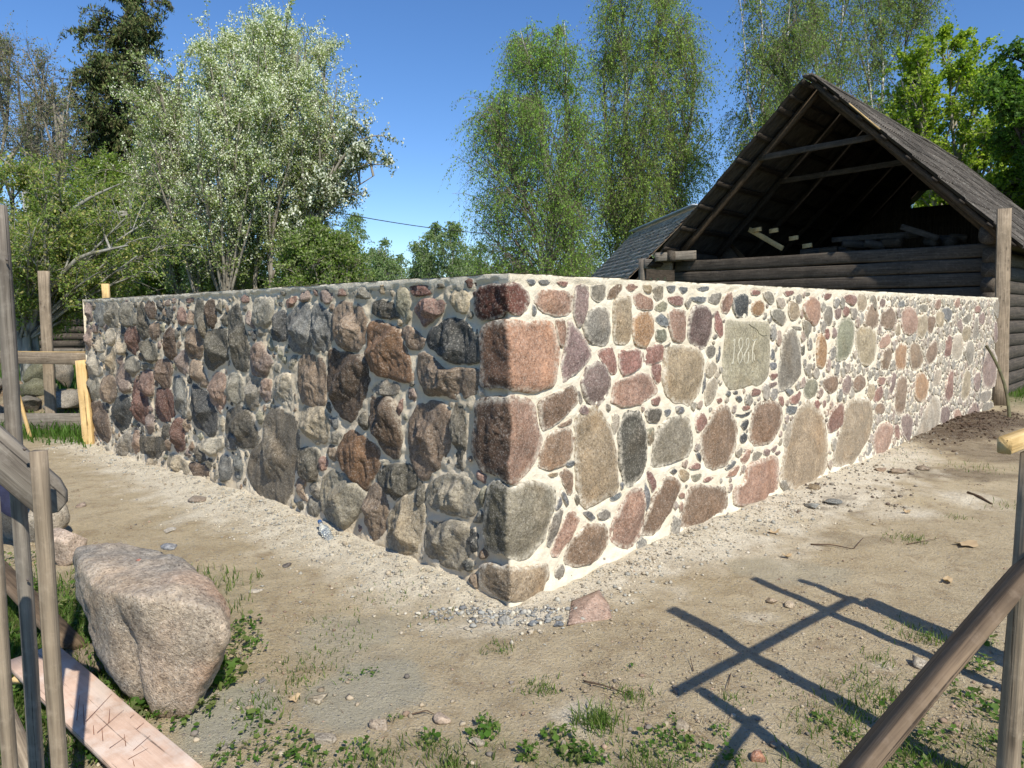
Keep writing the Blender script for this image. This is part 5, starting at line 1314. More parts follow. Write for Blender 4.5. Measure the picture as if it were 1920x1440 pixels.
for i, a in enumerate(((1527, 955, 40, .035, (.20, .20, .18), 'greenish flat slate piece on the lime rubble, left one of two'), (1567, 948, 40, .04, (.17, .17, .155), 'greenish flat slate piece right of its twin on the lime rubble'),
    (1530, 922, 26, .07, (.20, .15, .09), 'brown round stone against the foot of the big tan wall stone'), (1655, 885, 34, .05, (.26, .19, .13), 'reddish stone on the dark rubble strip by the right wall'),
    (1688, 890, 40, .05, (.30, .23, .16), 'flat tan stone at the near end of the dark soil'), (1732, 882, 28, .05, (.22, .17, .12), 'small brown stone right of the flat tan one'),
    (712, 1368, 42, .06, (.30, .24, .18), 'rounded brown stone with a shaded side, bottom centre left'), (592, 1318, 46, .035, (.36, .30, .21), 'flat tan stone bedded in the earth right of the boulder'),
    (830, 1358, 40, .03, (.36, .28, .21), 'flat pinkish stone bottom centre between weeds'), (892, 1402, 30, .04, (.33, .28, .21), 'small beige stone just left of the bottom centre weeds'),
    (1058, 1418, 26, .06, (.30, .25, .19), 'upright brown stone among the bottom centre weeds'), (1278, 1368, 40, .035, (.34, .28, .20), 'flat beige stone near the rail shadow end'),
    (1425, 1425, 34, .04, (.40, .20, .12), 'brick-red stone in the lower fence shadow'), (1735, 1252, 46, .05, (.36, .31, .24), 'pale stone beside the brace board'),
    (1482, 1143, 26, .035, (.42, .34, .24), 'pale tan stone between the two upper shadow bars'), (1448, 1136, 24, .03, (.36, .27, .18), 'tan stone just left of the pale one between shadow bars'),
    (950, 1165, 32, .05, (.27, .27, .25), 'grey angular stone in the rubble left of the corner foot'), (1000, 1170, 20, .035, (.12, .13, .14), 'small dark stone in the rubble at the corner foot'),
    (1047, 1172, 18, .03, (.15, .16, .17), 'dark chip touching the reddish triangular stone'), (368, 945, 42, .05, (.24, .20, .16), 'brown flat stone on the lime strip, left wall'), (150, 952, 24, .04, (.26, .21, .17), 'small brown stone right of the slanted board end'),
    (537, 1062, 22, .015, (.10, .085, .075), 'dark thin chip on the open ground left'), (312, 1000, 34, .02, (.42, .39, .33), 'flat whitish chip on the ground above the boulder'), (480, 1112, 28, .015, (.40, .36, .29), 'thin pale flake right of the boulder'),
    (1268, 1302, 16, .03, (.15, .14, .13), 'small dark stone at the end of the rail shadow'), (603, 1395, 46, .03, (.33, .29, .23), 'flat grey stone at the bottom, right of the grass'), (490, 1275, 22, .02, (.24, .22, .2), 'little grey stone in the grass right of the boulder'))):
    px, py, wp_, h, c, l = a; R(px, py, wp_, h, 70+i, c, l, sub=3, sink=.25, cuts=12, rough=.08)
# mossy rubble heap behind the left fence
rb = [(50, 770, 70, .5), (110, 775, 80, .55), (70, 745, 75, .7), (20, 740, 60, .6), (130, 758, 60, .45), (118, 700, 40, .85), (75, 705, 60, .85), (10, 780, 60, .4), (148, 735, 40, .5), (-40, 750, 90, .7)]
gl = ['bottom left', 'bottom right with pale face', 'middle, mossy', 'left end, brown', 'right of the grey post', 'round one on top right', 'top one, lichen covered', 'lowest at the frame edge', 'beside the fresh pine post', 'beyond the frame edge']
for i, (px, py, wp_, h) in enumerate(rb):
    p = G(px, 800); Y = 10.9 + (790-py)*.02; q = AtY(px, 700, Y); wd = wp_*Y/FPX*.8
    V, F = rock_geo((wd, wd*.9, h*.6), 140+i, 3, 9, None, .22); V = V+np.array([q[0], Y, max(.12, h-.25)])
    c = np.array([[.17, .15, .12], [.24, .21, .165], [.14, .135, .08], [.19, .13, .08]][i % 4])
    o = mk('rubble_block', V, F, M['granite'], cols=np.broadcast_to(c, V.shape), attrs={'edge': np.zeros(len(V))}); tag(o, 'rough block in the rubble heap behind the left fence, '+gl[i], 'rubble', 'blocks of the rubble heap')
# navy cloth on the grey block
g_ = np.linspace(0, 1, 22); Uc, Vc = np.meshgrid(g_, g_, indexing='ij'); c0 = AtY(-30, 900, 4.75)
X = c0[0]+(Uc-.5)*.42*(1-.35*Vc); Y_ = c0[1]+.06*n2(Uc, Vc, 3, 3, 7)+.1*Vc; Zc = c0[2]+(Vc-.5)*.24+.05*n2(Uc, Vc, 2.5, 3, 3)-.12*(Uc**2)*(1-Vc)
V1 = np.stack([X, Y_, Zc], -1).reshape(-1, 3); V2 = V1+np.array([0, .05, 0]); Fg = gridfaces(22, 22); n1 = len(V1)
ed = [(i*22, (i+1)*22) for i in range(21)]
o = mk('navy_cloth', np.concatenate([V1, V2]), [Fg, Fg[:, ::-1]+n1], mat_simple('navy_cloth', (.025, .028, .06), (.015, .016, .035)), None); tag(o, 'crumpled navy blue cloth at the left edge on the grey block', 'cloth')
# clear plastic bottle against the wall foot
m, n, bs, om = newmat('clear_plastic'); bs.inputs['Transmission Weight'].default_value = .85; bs.inputs['Roughness'].default_value = .12; bs.inputs['IOR'].default_value = 1.25; bs.inputs['Base Color'].default_value = (.86, .92, .95, 1); bs.inputs['Specular IOR Level'].default_value = .6
p = G(622, 1026); q = AtY(601, 988, p[1]+.16); bt_ = thing('plastic_bottle', 'clear crumpled plastic bottle lying against the foot of the left wall', 'bottle', p)
ax = (q-p); Lb_ = np.linalg.norm(ax); us = np.array([0, .03, .1, .2, .28, .3, .33, .5, .52, .55, .7, .8, .88, .93, 1.0]); rr = np.array([.6, .95, 1, 1, .93, .86, .95, 1, .9, 1, .97, .7, .38, .34, .34])*.036
tube('body', p[None]+np.array([0, 0, .03])+ax[None]*us[:, None], rr, m, bt_, 14)
tube('cap', p[None]+np.array([0, 0, .03])+ax[None]*np.array([1.0, 1.1])[:, None], [.015, .015], mat_simple('blue_cap', (.05, .12, .3)), bt_, 12)
# dead leaves and twigs
M['dryleaf'] = mat_leaf('dry_leaf', .15)
def leaf(px, py, wpx, seed, label, rot=0):
    p = G(px, py); wd = wpx*p[1]/FPX/2; rg = np.random.default_rng(seed); K = 12; a = np.arange(K)*2*math.pi/K; r = 1+.22*np.cos(a*5)+rg.normal(0, .08, K)
    r1 = np.stack([np.cos(a)*r*wd, np.sin(a)*r*wd*.7, .010+.018*rg.random(K)+.01*np.cos(2*a)], 1); V = np.concatenate([r1, [[0, 0, .006]], r1*[1, 1, 1]-[0, 0, .0015], [[0, 0, .0045]]])
    i = np.arange(K); F = np.stack([i, (i+1) % K, np.full(K, K)], 1); F2 = F[:, ::-1]+K+1
    c, s = math.cos(rot), math.sin(rot); V = V @ np.array([[c, s, 0], [-s, c, 0], [0, 0, 1]]) + np.array([p[0], p[1], float(gz(p[0], p[1]))+.004])
    o = mk('dry_leaf', V, [F, F2], M['dryleaf'], smooth=False, cols=np.array([.50, .37, .22])); tag(o, label, 'leaf')
leaf(1812, 1026, 44, 1, 'large pale dry leaf on the earth at the far right', .3); leaf(1776, 1092, 24, 2, 'small curled tan leaf below the large dry one', 1); leaf(1700, 965, 14, 3, 'tiny dry leaf right of the dark rubble')
leaf(1475, 1046, 18, 4, 'small dry leaf just left of the middle shadow tip'); leaf(552, 1314, 22, 5, 'orange-brown dry leaf near the gravel patch', .6); leaf(1452, 1000, 20, 6, 'dry leaf among the twigs right of the corner')
M['twig'] = mat_simple('twig_bark', (.13, .085, .055), (.07, .045, .03))
def twig(pts, r, label):
    P3 = [G(x, y) for x, y in pts]; P3 = np.array([[a[0], a[1], float(gz(a[0], a[1]))+.008+.008*(i % 2)] for i, a in enumerate(P3)])
    t = np.linspace(0, len(P3)-1, 14); Q = np.stack([np.interp(t, range(len(P3)), P3[:, k]) for k in range(3)], 1); tag(tube('twig', Q, np.linspace(r, r*.4, 14), M['twig'], None, 5), label, 'twig')
twig([(1520, 1022), (1560, 1025), (1600, 1030), (1618, 1012)], .006, 'thin brown twig lying level on the right ground'); twig([(1095, 1278), (1130, 1290), (1188, 1305)], .005, 'crooked dark twig right of the bottom centre grass')
twig([(1815, 930), (1835, 938), (1860, 947)], .018, 'thick dark twig across the whitish lime patch'); twig([(1370, 1265), (1364, 1295)], .003, 'short dark twig beside the crossing shadows'); twig([(770, 1342), (800, 1338), (815, 1342)], .004, 'short pale twig bottom centre left')
twig([(1300, 1262), (1294, 1240)], .003, 'short twig standing by the left shadow bar'); twig([(1700, 1022), (1760, 1015)], .004, 'straw-coloured stem on the right ground')

# ------------------------------------------------------------------ gravel, rubble and chips (countless)
bfr = Buf()
rg = np.random.default_rng(77)
def scatter(nn_, fn, smin, smax, cols, sub=1):
    for _ in range(nn_):
        x, y = fn(); sz = smin*(smax/smin)**(rg.random()**2.2)
        V, F = ico(sub); V = V*(1+.42*rg.normal(size=(len(V), 1)).clip(-1.3, 1.3)*.6)*np.array([1, rg.uniform(.6, 1), rg.uniform(.4, .8)])*sz/2
        a = rg.uniform(0, 6.28); c, s = math.cos(a), math.sin(a); V = V @ np.array([[c, s, 0], [-s, c, 0], [0, 0, 1]])
        V = V+np.array([x, y, float(gz(x, y))+sz*.14+.002]); col = np.array(cols[rg.integers(len(cols))])*rg.uniform(.8, 1.2); bfr.add(V, F, col)
def strip():
    s = rg.uniform(SL, 8.0) if rg.random() < .5 else rg.uniform(-3.5, 3.5); d = .04+abs(rg.normal(0, .26)); N_, D_ = (NL, DL) if s < 0 else (NR, DR)
    q = P0+D_*abs(s)+N_*d+(0 if abs(s) > .4 else 1)*(NR if s < 0 else NL)*rg.uniform(-.1, .35); return q
limec = [(.62, .55, .42), (.58, .50, .38), (.52, .47, .38), (.42, .40, .34), (.36, .35, .31), (.34, .30, .24), (.46, .39, .29)]
soilc = [(.42, .34, .24), (.36, .29, .20), (.30, .24, .17), (.44, .37, .27), (.22, .19, .16), (.34, .24, .17)]
scatter(6500, strip, .004, .026, limec)
scatter(500, strip, .02, .045, limec[2:])
def corner():
    a = rg.uniform(-1.2, 1.2); r = rg.uniform(.12, .42); return P0+np.array([math.sin(a)*r*1.6, -math.cos(a)*r*.62])
scatter(330, corner, .010, .05, [(.26, .26, .245), (.32, .32, .3), (.6, .55, .44), (.2, .2, .2), (.38, .36, .31)])
def openg():
    Y = 1.5+(rg.random()**1.5)*7; X = rg.uniform(-.72, .74)*Y; return X, Y
def ok():
    while True:
        x, y = openg()
        if fld(dW, x, y) > .12 and rg.random() < .04+max(0., float(fld(nz3, x, y)))*2.5: return x, y
scatter(3800, ok, .005, .022, soilc); 
def fg_(): Y = 1.7+rg.random()*1.5; return rg.uniform(-.7, .75)*Y, Y
scatter(500, fg_, .012, .04, soilc)
def duski(): p = G(rg.uniform(1480, 1720), rg.uniform(872, 962)); return p[0], p[1]
scatter(150, duski, .015, .055, [(.16, .13, .10), (.24, .20, .15), (.12, .09, .07), (.34, .3, .24)])
def soilh():
    q = P0+DR*(9.5+rg.normal(0, 1.0))+NR*abs(rg.normal(.1, .45)); return q[0], q[1]
scatter(900, soilh, .012, .06, [(.07, .045, .028), (.10, .065, .04), (.13, .09, .06)])
sb = Buf(); sn = 5200
XYs = np.array([ok() for _ in range(sn)]); As = rg.uniform(0, 6.28, sn); Ls = rg.uniform(.012, .05, sn); Zs = gz(XYs[:, 0], XYs[:, 1])+.004
Ds = np.stack([np.cos(As), np.sin(As), rg.uniform(-.05, .25, sn)], 1)*Ls[:, None]; Ns = np.stack([-np.sin(As), np.cos(As), As*0], 1)*.0011
B0 = np.concatenate([XYs, Zs[:, None]], 1); Vs = np.stack([B0-Ns, B0+Ns, B0+Ds+Ns*.4, B0+Ds-Ns*.4], 1).reshape(-1, 3)
cs = np.array([(.50, .42, .27), (.38, .30, .18), (.58, .50, .34), (.20, .14, .09)])[rg.integers(4, size=sn)]
sb.add(Vs, np.arange(4*sn).reshape(sn, 4), np.repeat(cs, 4, 0)); o = sb.build('straw_litter', M['dryleaf'], origin=(0, 0, 0), smooth=False); o['kind'] = 'stuff'
o = bfr.build('gravel', mat_simple('gravel', (1, 1, 1), (.7, .7, .7), sc=20, usecol=True), origin=(0, 0, 0), smooth=False); o['kind'] = 'stuff'
# ------------------------------------------------------------------ trees
M['leaf'] = mat_leaf('young_leaf', .5); M['needle'] = mat_leaf('spruce_needles', .1, rough=.8); M['petal'] = mat_leaf('blossom', .25)
M['bark_birch'] = mat_bark('birch_bark', (.62, .60, .56), (.10, .09, .08), True)
M['bark_grey'] = mat_bark('grey_bark', (.30, .27, .22), (.15, .13, .105)); M['bark_dark'] = mat_bark('dark_bark', (.085, .065, .05), (.035, .027, .02))
M['bark_lichen'] = mat_bark('lichened_bark', (.30, .29, .25), (.13, .12, .09)); M['bark_birch_twig'] = mat_bark('birch_twig_bark', (.22, .18, .14), (.12, .10, .08))
def wood_batch(P, R, sides=4):
    m, n, _ = P.shape; T = np.gradient(P, axis=1); T /= np.linalg.norm(T, axis=2, keepdims=True)+1e-9
    ref = np.where(np.abs(T[..., 2:]) > .9, np.array([1., 0, 0]), np.array([0, 0, 1.])); A = np.cross(T, ref); A /= np.linalg.norm(A, axis=2, keepdims=True)+1e-9; B = np.cross(T, A)
    an = np.arange(sides)*2*math.pi/sides
    V = P[:, :, None]+R[:, :, None, None]*(np.cos(an)[:, None]*A[:, :, None]+np.sin(an)[:, None]*B[:, :, None])
    i = np.arange(n-1)[:, None]; k = np.arange(sides)[None]; F = np.stack([i*sides+k, i*sides+(k+1) % sides, (i+1)*sides+(k+1) % sides, (i+1)*sides+k], -1).reshape(-1, 4)
    F = (F[None]+(np.arange(m)*n*sides)[:, None, None]).reshape(-1, 4); return V.reshape(-1, 3), F
def bezb(a, b, c, n):
    t = np.linspace(0, 1, n)[None, :, None]; return a[:, None]*(1-t)**2+2*b[:, None]*t*(1-t)+c[:, None]*t**2
def leaves(C, size, rg, aspect=.55, colors=None, hang=0.0, jit=.3):
    n = len(C); a = rg.normal(size=(n, 3)); a[:, 2] -= hang*2; a /= np.linalg.norm(a, axis=1)[:, None]; r = rg.normal(size=(n, 3)); b = np.cross(a, r); b /= np.linalg.norm(b, axis=1)[:, None]+1e-9
    s = size*rg.uniform(.6, 1.35, n)[:, None]
    V = np.stack([C-a*s*.5, C+b*s*aspect*.5, C+a*s*.5, C-b*s*aspect*.5], 1).reshape(-1, 3); F = np.arange(4*n).reshape(n, 4)
    pal = np.array(colors); c = pal[rg.integers(len(pal), size=n)]*rg.uniform(1-jit, 1+jit, n)[:, None]
    return V, F, np.repeat(c, 4, 0)
def tree(name, label, cat, Y, prof, stems, bark, cols, leafmat='leaf', nl=(60, 9, 5), nleaf=10, lsize=.09, aspect=.55, lift=.8, droop=.0, subl=.28, twl=.14, depth=.8, seed=0,
         stem_r=.14, hang=0.0, extra=None, group=None, spread=.35, twig_bark=None, gap=0.25, stem_sides=8, up=.25, stem_wob=.12, bias=.42, tipcol=None, limbk=1.0):
    rg = np.random.default_rng(seed)
    zc = np.array([AtY(960, y, Y)[2] for y, _, _ in prof]); xl = np.array([AtY(a, y, Y)[0] for y, a, _ in prof]); xr = np.array([AtY(b, y, Y)[0] for y, _, b in prof])
    o_ = np.argsort(zc); zc, xl, xr = zc[o_], xl[o_], xr[o_]; hw = (xr-xl)/2; cx = (xl+xr)/2
    base = None; S = []
    for st in stems:       # list of (px,py[,yoff])
        pts = np.array([AtY(p[0], p[1], Y+(p[2] if len(p) > 2 else 0)) for p in st]); pts = pts[np.argsort(pts[:, 2])]
        if pts[0][2] > 0.0: g0 = pts[0].copy(); g0[2] = -.1; pts = np.vstack([g0, pts])
        tt = np.linspace(0, len(pts)-1, 16); q = np.stack([np.interp(tt, range(len(pts)), pts[:, k]) for k in range(3)], 1)
        w_ = np.sin(np.linspace(0, 1, 16)*math.pi)[:, None]*stem_wob
        q[:, :2] += w_*np.stack([vnoise(np.stack([q[:, 2]*.5, q[:, 2]*0+seed, q[:, 2]*0+k+len(S)], 1)) for k in (1, 7)], 1); S.append(q)
    S = np.array(S); rt = thing(name, label, cat, (S[:, 0, 0].mean(), Y, 0), group)
    fr = np.linspace(0, 1, 16)[None]; sr = (stem_r if np.ndim(stem_r) else np.full(len(S), stem_r)); RR = np.asarray(sr)[:, None]*(1-fr)**.8+.012
    RR[:, 0] *= 1.25
    V, F = wood_batch(S, RR, stem_sides); mk('trunk', V, F, M[bark], rt)
    n1, n2_, n3 = nl
    # limb tips inside the measured crown
    zs = rg.uniform(zc[0], zc[-1], n1*6); wz = np.interp(zs, zc, hw); keep = rg.random(len(zs)) < (wz/wz.max()+.08); zs = zs[keep][:n1]; n1 = len(zs)
    ph = rg.uniform(0, 2*math.pi, n1); rr = rg.random(n1)**bias; hz = np.interp(zs, zc, hw)*.93; cz = np.interp(zs, zc, cx)
    tip = np.stack([cz+hz*rr*np.cos(ph), Y+hz*depth*rr*np.sin(ph), zs], 1)
    za = np.maximum(zs - lift*hz*rr*rg.uniform(.7, 1.3, n1) - .3, zc[0]*.6+.2)
    # nearest stem at that height
    sp = np.stack([[np.interp(za, q[:, 2], q[:, k]) for k in range(3)] for q in S])   # nS,3,n1
    dd = np.hypot(sp[:, 0]-tip[:, 0], sp[:, 1]-tip[:, 1])+rg.uniform(0, .8, (len(S), n1))+ 50*(za[None] > S[:, -1, 2][:, None]); pick = dd.argmin(0)
    att = np.stack([sp[pick, 0, np.arange(n1)], sp[pick, 1, np.arange(n1)], np.minimum(za, S[pick, -1, 2])], 1)
    mid = att*.45+tip*.55; mid[:, 2] += (up if droop < .5 else up*2)*np.linalg.norm(tip-att, axis=1); mid += rg.normal(0, .12, mid.shape)
    LB = bezb(att, mid, tip, 8); ll = np.linalg.norm(tip-att, axis=1); lr = .010+.020*limbk*ll[:, None]*np.linspace(1, .12, 8)[None]*(.6 if droop else 1)
    V, F = wood_batch(LB, lr, 5); bb = Buf(); bb.add(V, F)
    # sub branches
    wgt = rg.uniform(gap, 1, n1)**1.5; idx = rg.choice(n1, n1*n2_, p=wgt/wgt.sum()); t = rg.uniform(.25, 1, len(idx)); fi = t*7; i0 = np.minimum(fi.astype(int), 6); fz = (fi-i0)[:, None]
    st = LB[idx, i0]*(1-fz)+LB[idx, i0+1]*fz; ld = LB[idx, i0+1]-LB[idx, i0]; ld /= np.linalg.norm(ld, axis=1)[:, None]+1e-9
    dr = ld*.7+rg.normal(0, .55, st.shape); dr[:, 2] += .3*(1-droop*2); dr /= np.linalg.norm(dr, axis=1)[:, None]
    sl_ = subl*(.35+ll[idx])*rg.uniform(.5, 1.2, len(idx)); e = st+dr*sl_[:, None]; e[:, 2] -= droop*sl_*.4; m_ = (st+e)/2; m_[:, 2] += .15*sl_
    SB = bezb(st, m_, e, 5); V, F = wood_batch(SB, .005+.008*sl_[:, None]*np.linspace(1, .2, 5)[None], 3); bb.add(V, F)
    # twigs
    ix = rg.integers(0, len(idx), len(idx)*n3); t = rg.uniform(.1, 1, len(ix)); fi = t*4; i0 = np.minimum(fi.astype(int), 3); fz = (fi-i0)[:, None]
    s3 = SB[ix, i0]*(1-fz)+SB[ix, i0+1]*fz; d3 = SB[ix, i0+1]-SB[ix, i0]; d3 /= np.linalg.norm(d3, axis=1)[:, None]+1e-9
    d3 = d3*(.6-.3*droop)+rg.normal(0, .5*(1-droop*.6), s3.shape); d3[:, 2] -= droop*.6; d3 /= np.linalg.norm(d3, axis=1)[:, None]
    tl = twl*rg.uniform(.5, 1.6, len(ix))*(.6+.4*np.minimum(ll[idx[ix]], 3)); e3 = s3+d3*tl[:, None]; e3[:, 2] -= droop*tl*1.1; m3 = s3+d3*tl[:, None]*.5
    TB = bezb(s3, m3, e3, 4); V, F = wood_batch(TB, np.broadcast_to(np.array([.0042, .0035, .0028, .0018])*(Y/18)**(.5 if droop < .5 else 0), (len(ix), 4)), 3); bb.add(V, F)
    mk('branches', np.concatenate(bb.V), [np.concatenate(f) for f in bb.F.values()], M[twig_bark or bark], rt)
    # leaves along twigs and outer sub branches
    nL = nleaf*len(ix); j = rg.integers(0, len(ix), nL); t = rg.uniform(.1, 1.05, nL); fi = np.minimum(t, .999)*3; i0 = fi.astype(int); fz = (fi-i0)[:, None]
    C = TB[j, i0]*(1-fz)+TB[j, i0+1]*fz + rg.normal(0, spread*.12, (nL, 3))
    V, F, c = leaves(C, lsize, rg, aspect, cols, hang)
    if tipcol is not None:
        q = np.clip(np.repeat(t, 4)[:, None]*1.2-.3, 0, 1); c = c*(1-q)+np.array(tipcol)*q
    o = mk('crown', V, F, M[leafmat], rt, cols=c, smooth=False)
    if extra:
        n_, sz_, cols_, fn = extra; j = rg.integers(0, len(ix), n_*2); p = TB[j, rg.integers(1, 4, len(j))]; kp = fn(p, cz.mean(), zc, rg); p = p[kp][:n_]
        # blossom racemes: little upright clusters
        Q = np.repeat(p, 3, 0)+rg.normal(0, .035, (len(p)*3, 3))+np.tile(np.array([[0, 0, 0], [0, 0, .05], [0, 0, .1]]), (len(p), 1))
        V, F, c = leaves(Q, sz_, rg, .8, cols_, -1.0, .12); mk('blossom', V, F, M['petal'], rt, cols=c, smooth=False)
    return rt
GRN = [(0.195, 0.287, 0.052), (0.150, 0.233, 0.041), (0.266, 0.342, 0.068)]
# blooming bird cherry
bcprof = [(38, 450, 575), (58, 400, 605), (90, 345, 620), (130, 310, 640), (180, 285, 655), (230, 255, 655), (280, 235, 700), (330, 230, 690), (380, 245, 640), (430, 260, 560), (480, 300, 520), (530, 330, 500)]
def upper(p, cx, zc, rg): f = np.clip((p[:, 2]-2.2)/3.6, 0.12, 1)*np.clip(.45+(p[:, 0]-(-9.2))*.22, .25, 1); return rg.random(len(p)) < f
tree('bird_cherry_tree', 'large many-stemmed tree covered in white blossom, tallest round crown on the left', 'tree', 20, bcprof,
     [[(345, 530, .3), (360, 330, .4), (400, 120, .5)], [(400, 535, -.4), (415, 300, -.6), (440, 100, -.4)], [(440, 530, .5), (470, 300, .5), (500, 90, .6)], [(480, 530), (500, 350), (560, 90)], [(505, 535, -.3), (530, 380, -.3), (600, 160, -.5)],
      [(520, 535, .2), (570, 420, .3), (650, 290, .3)], [(455, 530, 1), (440, 330, 1.2), (470, 90, .9)], [(375, 535, -.8), (330, 400, -.8), (290, 230, -.8)], [(420, 530, -1), (430, 400, -1.2), (520, 200, -1.2)], [(540, 535, .1), (600, 380), (700, 260)]],
     'bark_grey', [(0.277, 0.358, 0.111), (0.212, 0.296, 0.081), (0.359, 0.420, 0.164), (0.440, 0.482, 0.238)], nl=(260, 8, 6), nleaf=11, lsize=.066, lift=1.3, subl=.2, twl=.24, seed=3, stem_r=.07, depth=.85, up=.1, gap=.6, bias=.36, limbk=.5, twig_bark='bark_grey',
     extra=(46000, .042, [(0.660, 0.700, 0.532), (0.740, 0.750, 0.608), (0.560, 0.620, 0.418)], upper))
# spreading blossoming branches on its right side
tree('bird_cherry_tree', 'thin leaning blossom-tipped tree reaching out right of the big white-flowering one', 'tree', 19.5, [(235, 640, 735), (280, 620, 725), (320, 600, 728), (370, 560, 680), (420, 530, 610), (450, 520, 580)],
     [[(520, 535), (580, 400), (640, 300)], [(525, 535, .2), (600, 390, .2), (700, 330, .1)]], 'bark_grey', [(.12, .16, .06), (.16, .20, .09)], nl=(26, 8, 5), nleaf=6, lsize=.08, lift=.9, subl=.22, twl=.22, seed=14, stem_r=.04,
     extra=(1500, .07, [(.7, .72, .62), (.6, .63, .5)], lambda p, cx, zc, rg: rg.random(len(p)) < .8))
# spruce
tree('spruce_tree', 'dark olive-brown spruce rising above the frame behind the white-flowering tree', 'tree', 30, [(-120, 225, 260), (-40, 190, 300), (20, 150, 325), (90, 110, 335), (150, 105, 350), (220, 95, 350), (300, 85, 360), (380, 80, 370), (450, 90, 360)],
     [[(228, 560), (240, 200), (238, -130)]], 'bark_dark', [(0.098, 0.133, 0.040), (0.127, 0.145, 0.046), (0.073, 0.114, 0.034), (0.137, 0.127, 0.057)], 'needle', nl=(190, 10, 6), nleaf=9, lsize=.17, aspect=.28, lift=-.12, droop=.35, subl=.24, twl=.3, seed=5, stem_r=.26, hang=.6, bias=.6, up=.12, twig_bark='bark_dark')
# twiggy trees at the far left
tree('alder_tree', 'tall thin-leaved bluish grey tree at the far left edge, behind the fruit tree', 'tree', 24, [(75, -60, 50), (120, -100, 110), (180, -120, 140), (260, -120, 150), (340, -110, 140), (430, -100, 120)],
     [[(-20, 560), (0, 300), (20, 90)], [(40, 560, .3), (60, 300, .3), (90, 120, .3)], [(-60, 560), (-50, 300), (-40, 120)], [(100, 560, .4), (110, 350, .3), (120, 190, .2)]], 'bark_grey', [(0.203, 0.243, 0.114), (0.257, 0.284, 0.149), (0.297, 0.230, 0.158)], nl=(80, 9, 6), nleaf=6, lsize=.07, lift=1.2, subl=.26, twl=.32, seed=6, stem_r=.08, up=.05)
tree('alder_tree', 'mid green slender tree between the spruce and the fruit tree', 'tree', 22, [(290, 170, 260), (320, 130, 300), (370, 110, 330), (430, 120, 340), (500, 150, 330), (540, 160, 320)],
     [[(190, 560), (195, 400), (200, 310)], [(250, 560, .3), (255, 420, .3), (260, 330, .3)], [(300, 560, .3), (300, 450, .3), (300, 330, .3)]], 'bark_grey', GRN, nl=(70, 10, 6), nleaf=9, lsize=.085, lift=1.0, subl=.24, twl=.24, seed=16, stem_r=.07)
# old fruit tree, lichened
tree('apple_tree', 'old lichen-covered fruit tree with a long pale bent limb, far left above the fence', 'tree', 13.2, [(300, -60, 180), (345, -100, 270), (400, -120, 310), (450, -120, 320), (500, -110, 315), (550, -90, 290), (590, -60, 200)],
     [[(45, 645), (62, 520), (75, 460), (112, 405), (165, 370), (225, 345)], [(45, 645, .1), (30, 500, .2), (15, 400, .3), (20, 320, .2)], [(60, 540, .1), (95, 440, .4), (170, 395, .5), (250, 400, .6)], [(50, 640, -.1), (70, 560, -.3), (150, 480, -.6), (240, 460, -.7)], [(40, 640, .2), (-20, 520, .4), (-90, 430, .5)]],
     'bark_lichen', [(0.221, 0.302, 0.068), (0.289, 0.379, 0.102), (0.162, 0.234, 0.052), (0.408, 0.379, 0.136)], nl=(100, 10, 6), nleaf=15, lsize=.052, lift=.75, limbk=.45, subl=.26, twl=.16, seed=8, stem_r=.075, spread=.3, up=.08, bias=.6)
# bushes
tree('bush', 'dense round green bush right of the white-flowering tree, above the wall', 'bush', 18, [(425, 560, 620), (450, 540, 660), (480, 520, 683), (510, 510, 690), (545, 505, 690), (590, 510, 685)],
     [[(600, 600), (600, 520), (600, 450)], [(560, 600), (560, 540), (550, 480)], [(640, 600), (645, 540), (650, 490)]], 'bark_grey', [(0.205, 0.286, 0.067), (0.150, 0.234, 0.045), (0.341, 0.390, 0.179)], nl=(90, 9, 6), nleaf=9, lsize=.075, lift=.8, subl=.25, twl=.2, seed=9, stem_r=.04)
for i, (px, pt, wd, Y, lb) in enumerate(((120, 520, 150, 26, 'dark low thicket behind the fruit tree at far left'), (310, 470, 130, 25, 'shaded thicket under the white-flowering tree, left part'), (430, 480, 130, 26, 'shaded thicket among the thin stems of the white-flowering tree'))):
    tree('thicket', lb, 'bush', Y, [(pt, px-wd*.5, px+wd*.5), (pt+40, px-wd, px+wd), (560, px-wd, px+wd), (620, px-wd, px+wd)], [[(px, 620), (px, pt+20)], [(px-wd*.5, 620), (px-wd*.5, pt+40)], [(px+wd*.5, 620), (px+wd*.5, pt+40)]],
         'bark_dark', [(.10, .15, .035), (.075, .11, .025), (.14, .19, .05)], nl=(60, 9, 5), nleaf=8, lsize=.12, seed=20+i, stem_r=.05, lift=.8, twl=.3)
# birches
BG = [(0.277, 0.438, 0.080), (0.212, 0.350, 0.068), (0.342, 0.508, 0.114), (0.163, 0.280, 0.057)]
tree('birch_tree', 'weeping birch left of centre pair with two leading tops', 'tree', 40, [(30, 1040, 1070), (50, 945, 1090), (90, 925, 1105), (140, 908, 1115), (200, 885, 1125), (260, 870, 1140), (340, 865, 1145), (420, 870, 1150), (480, 885, 1140), (525, 920, 1100)],
     [[(1022, 560), (1028, 400), (1010, 200), (975, 55)], [(1026, 560, .4), (1040, 380, .4), (1060, 200, .4), (1058, 40, .4)], [(1024, 560, -.4), (1000, 400, -.5), (940, 260, -.6)]], 'bark_birch', BG, nl=(190, 9, 7), nleaf=8, lsize=.105, aspect=.6, lift=1.0, droop=.6, subl=.24, twl=.6, seed=31,
     stem_r=[.30, .22, .14], hang=.8, twig_bark='bark_birch_twig', bias=.36, up=.05, stem_wob=.35, gap=.3, limbk=.6)
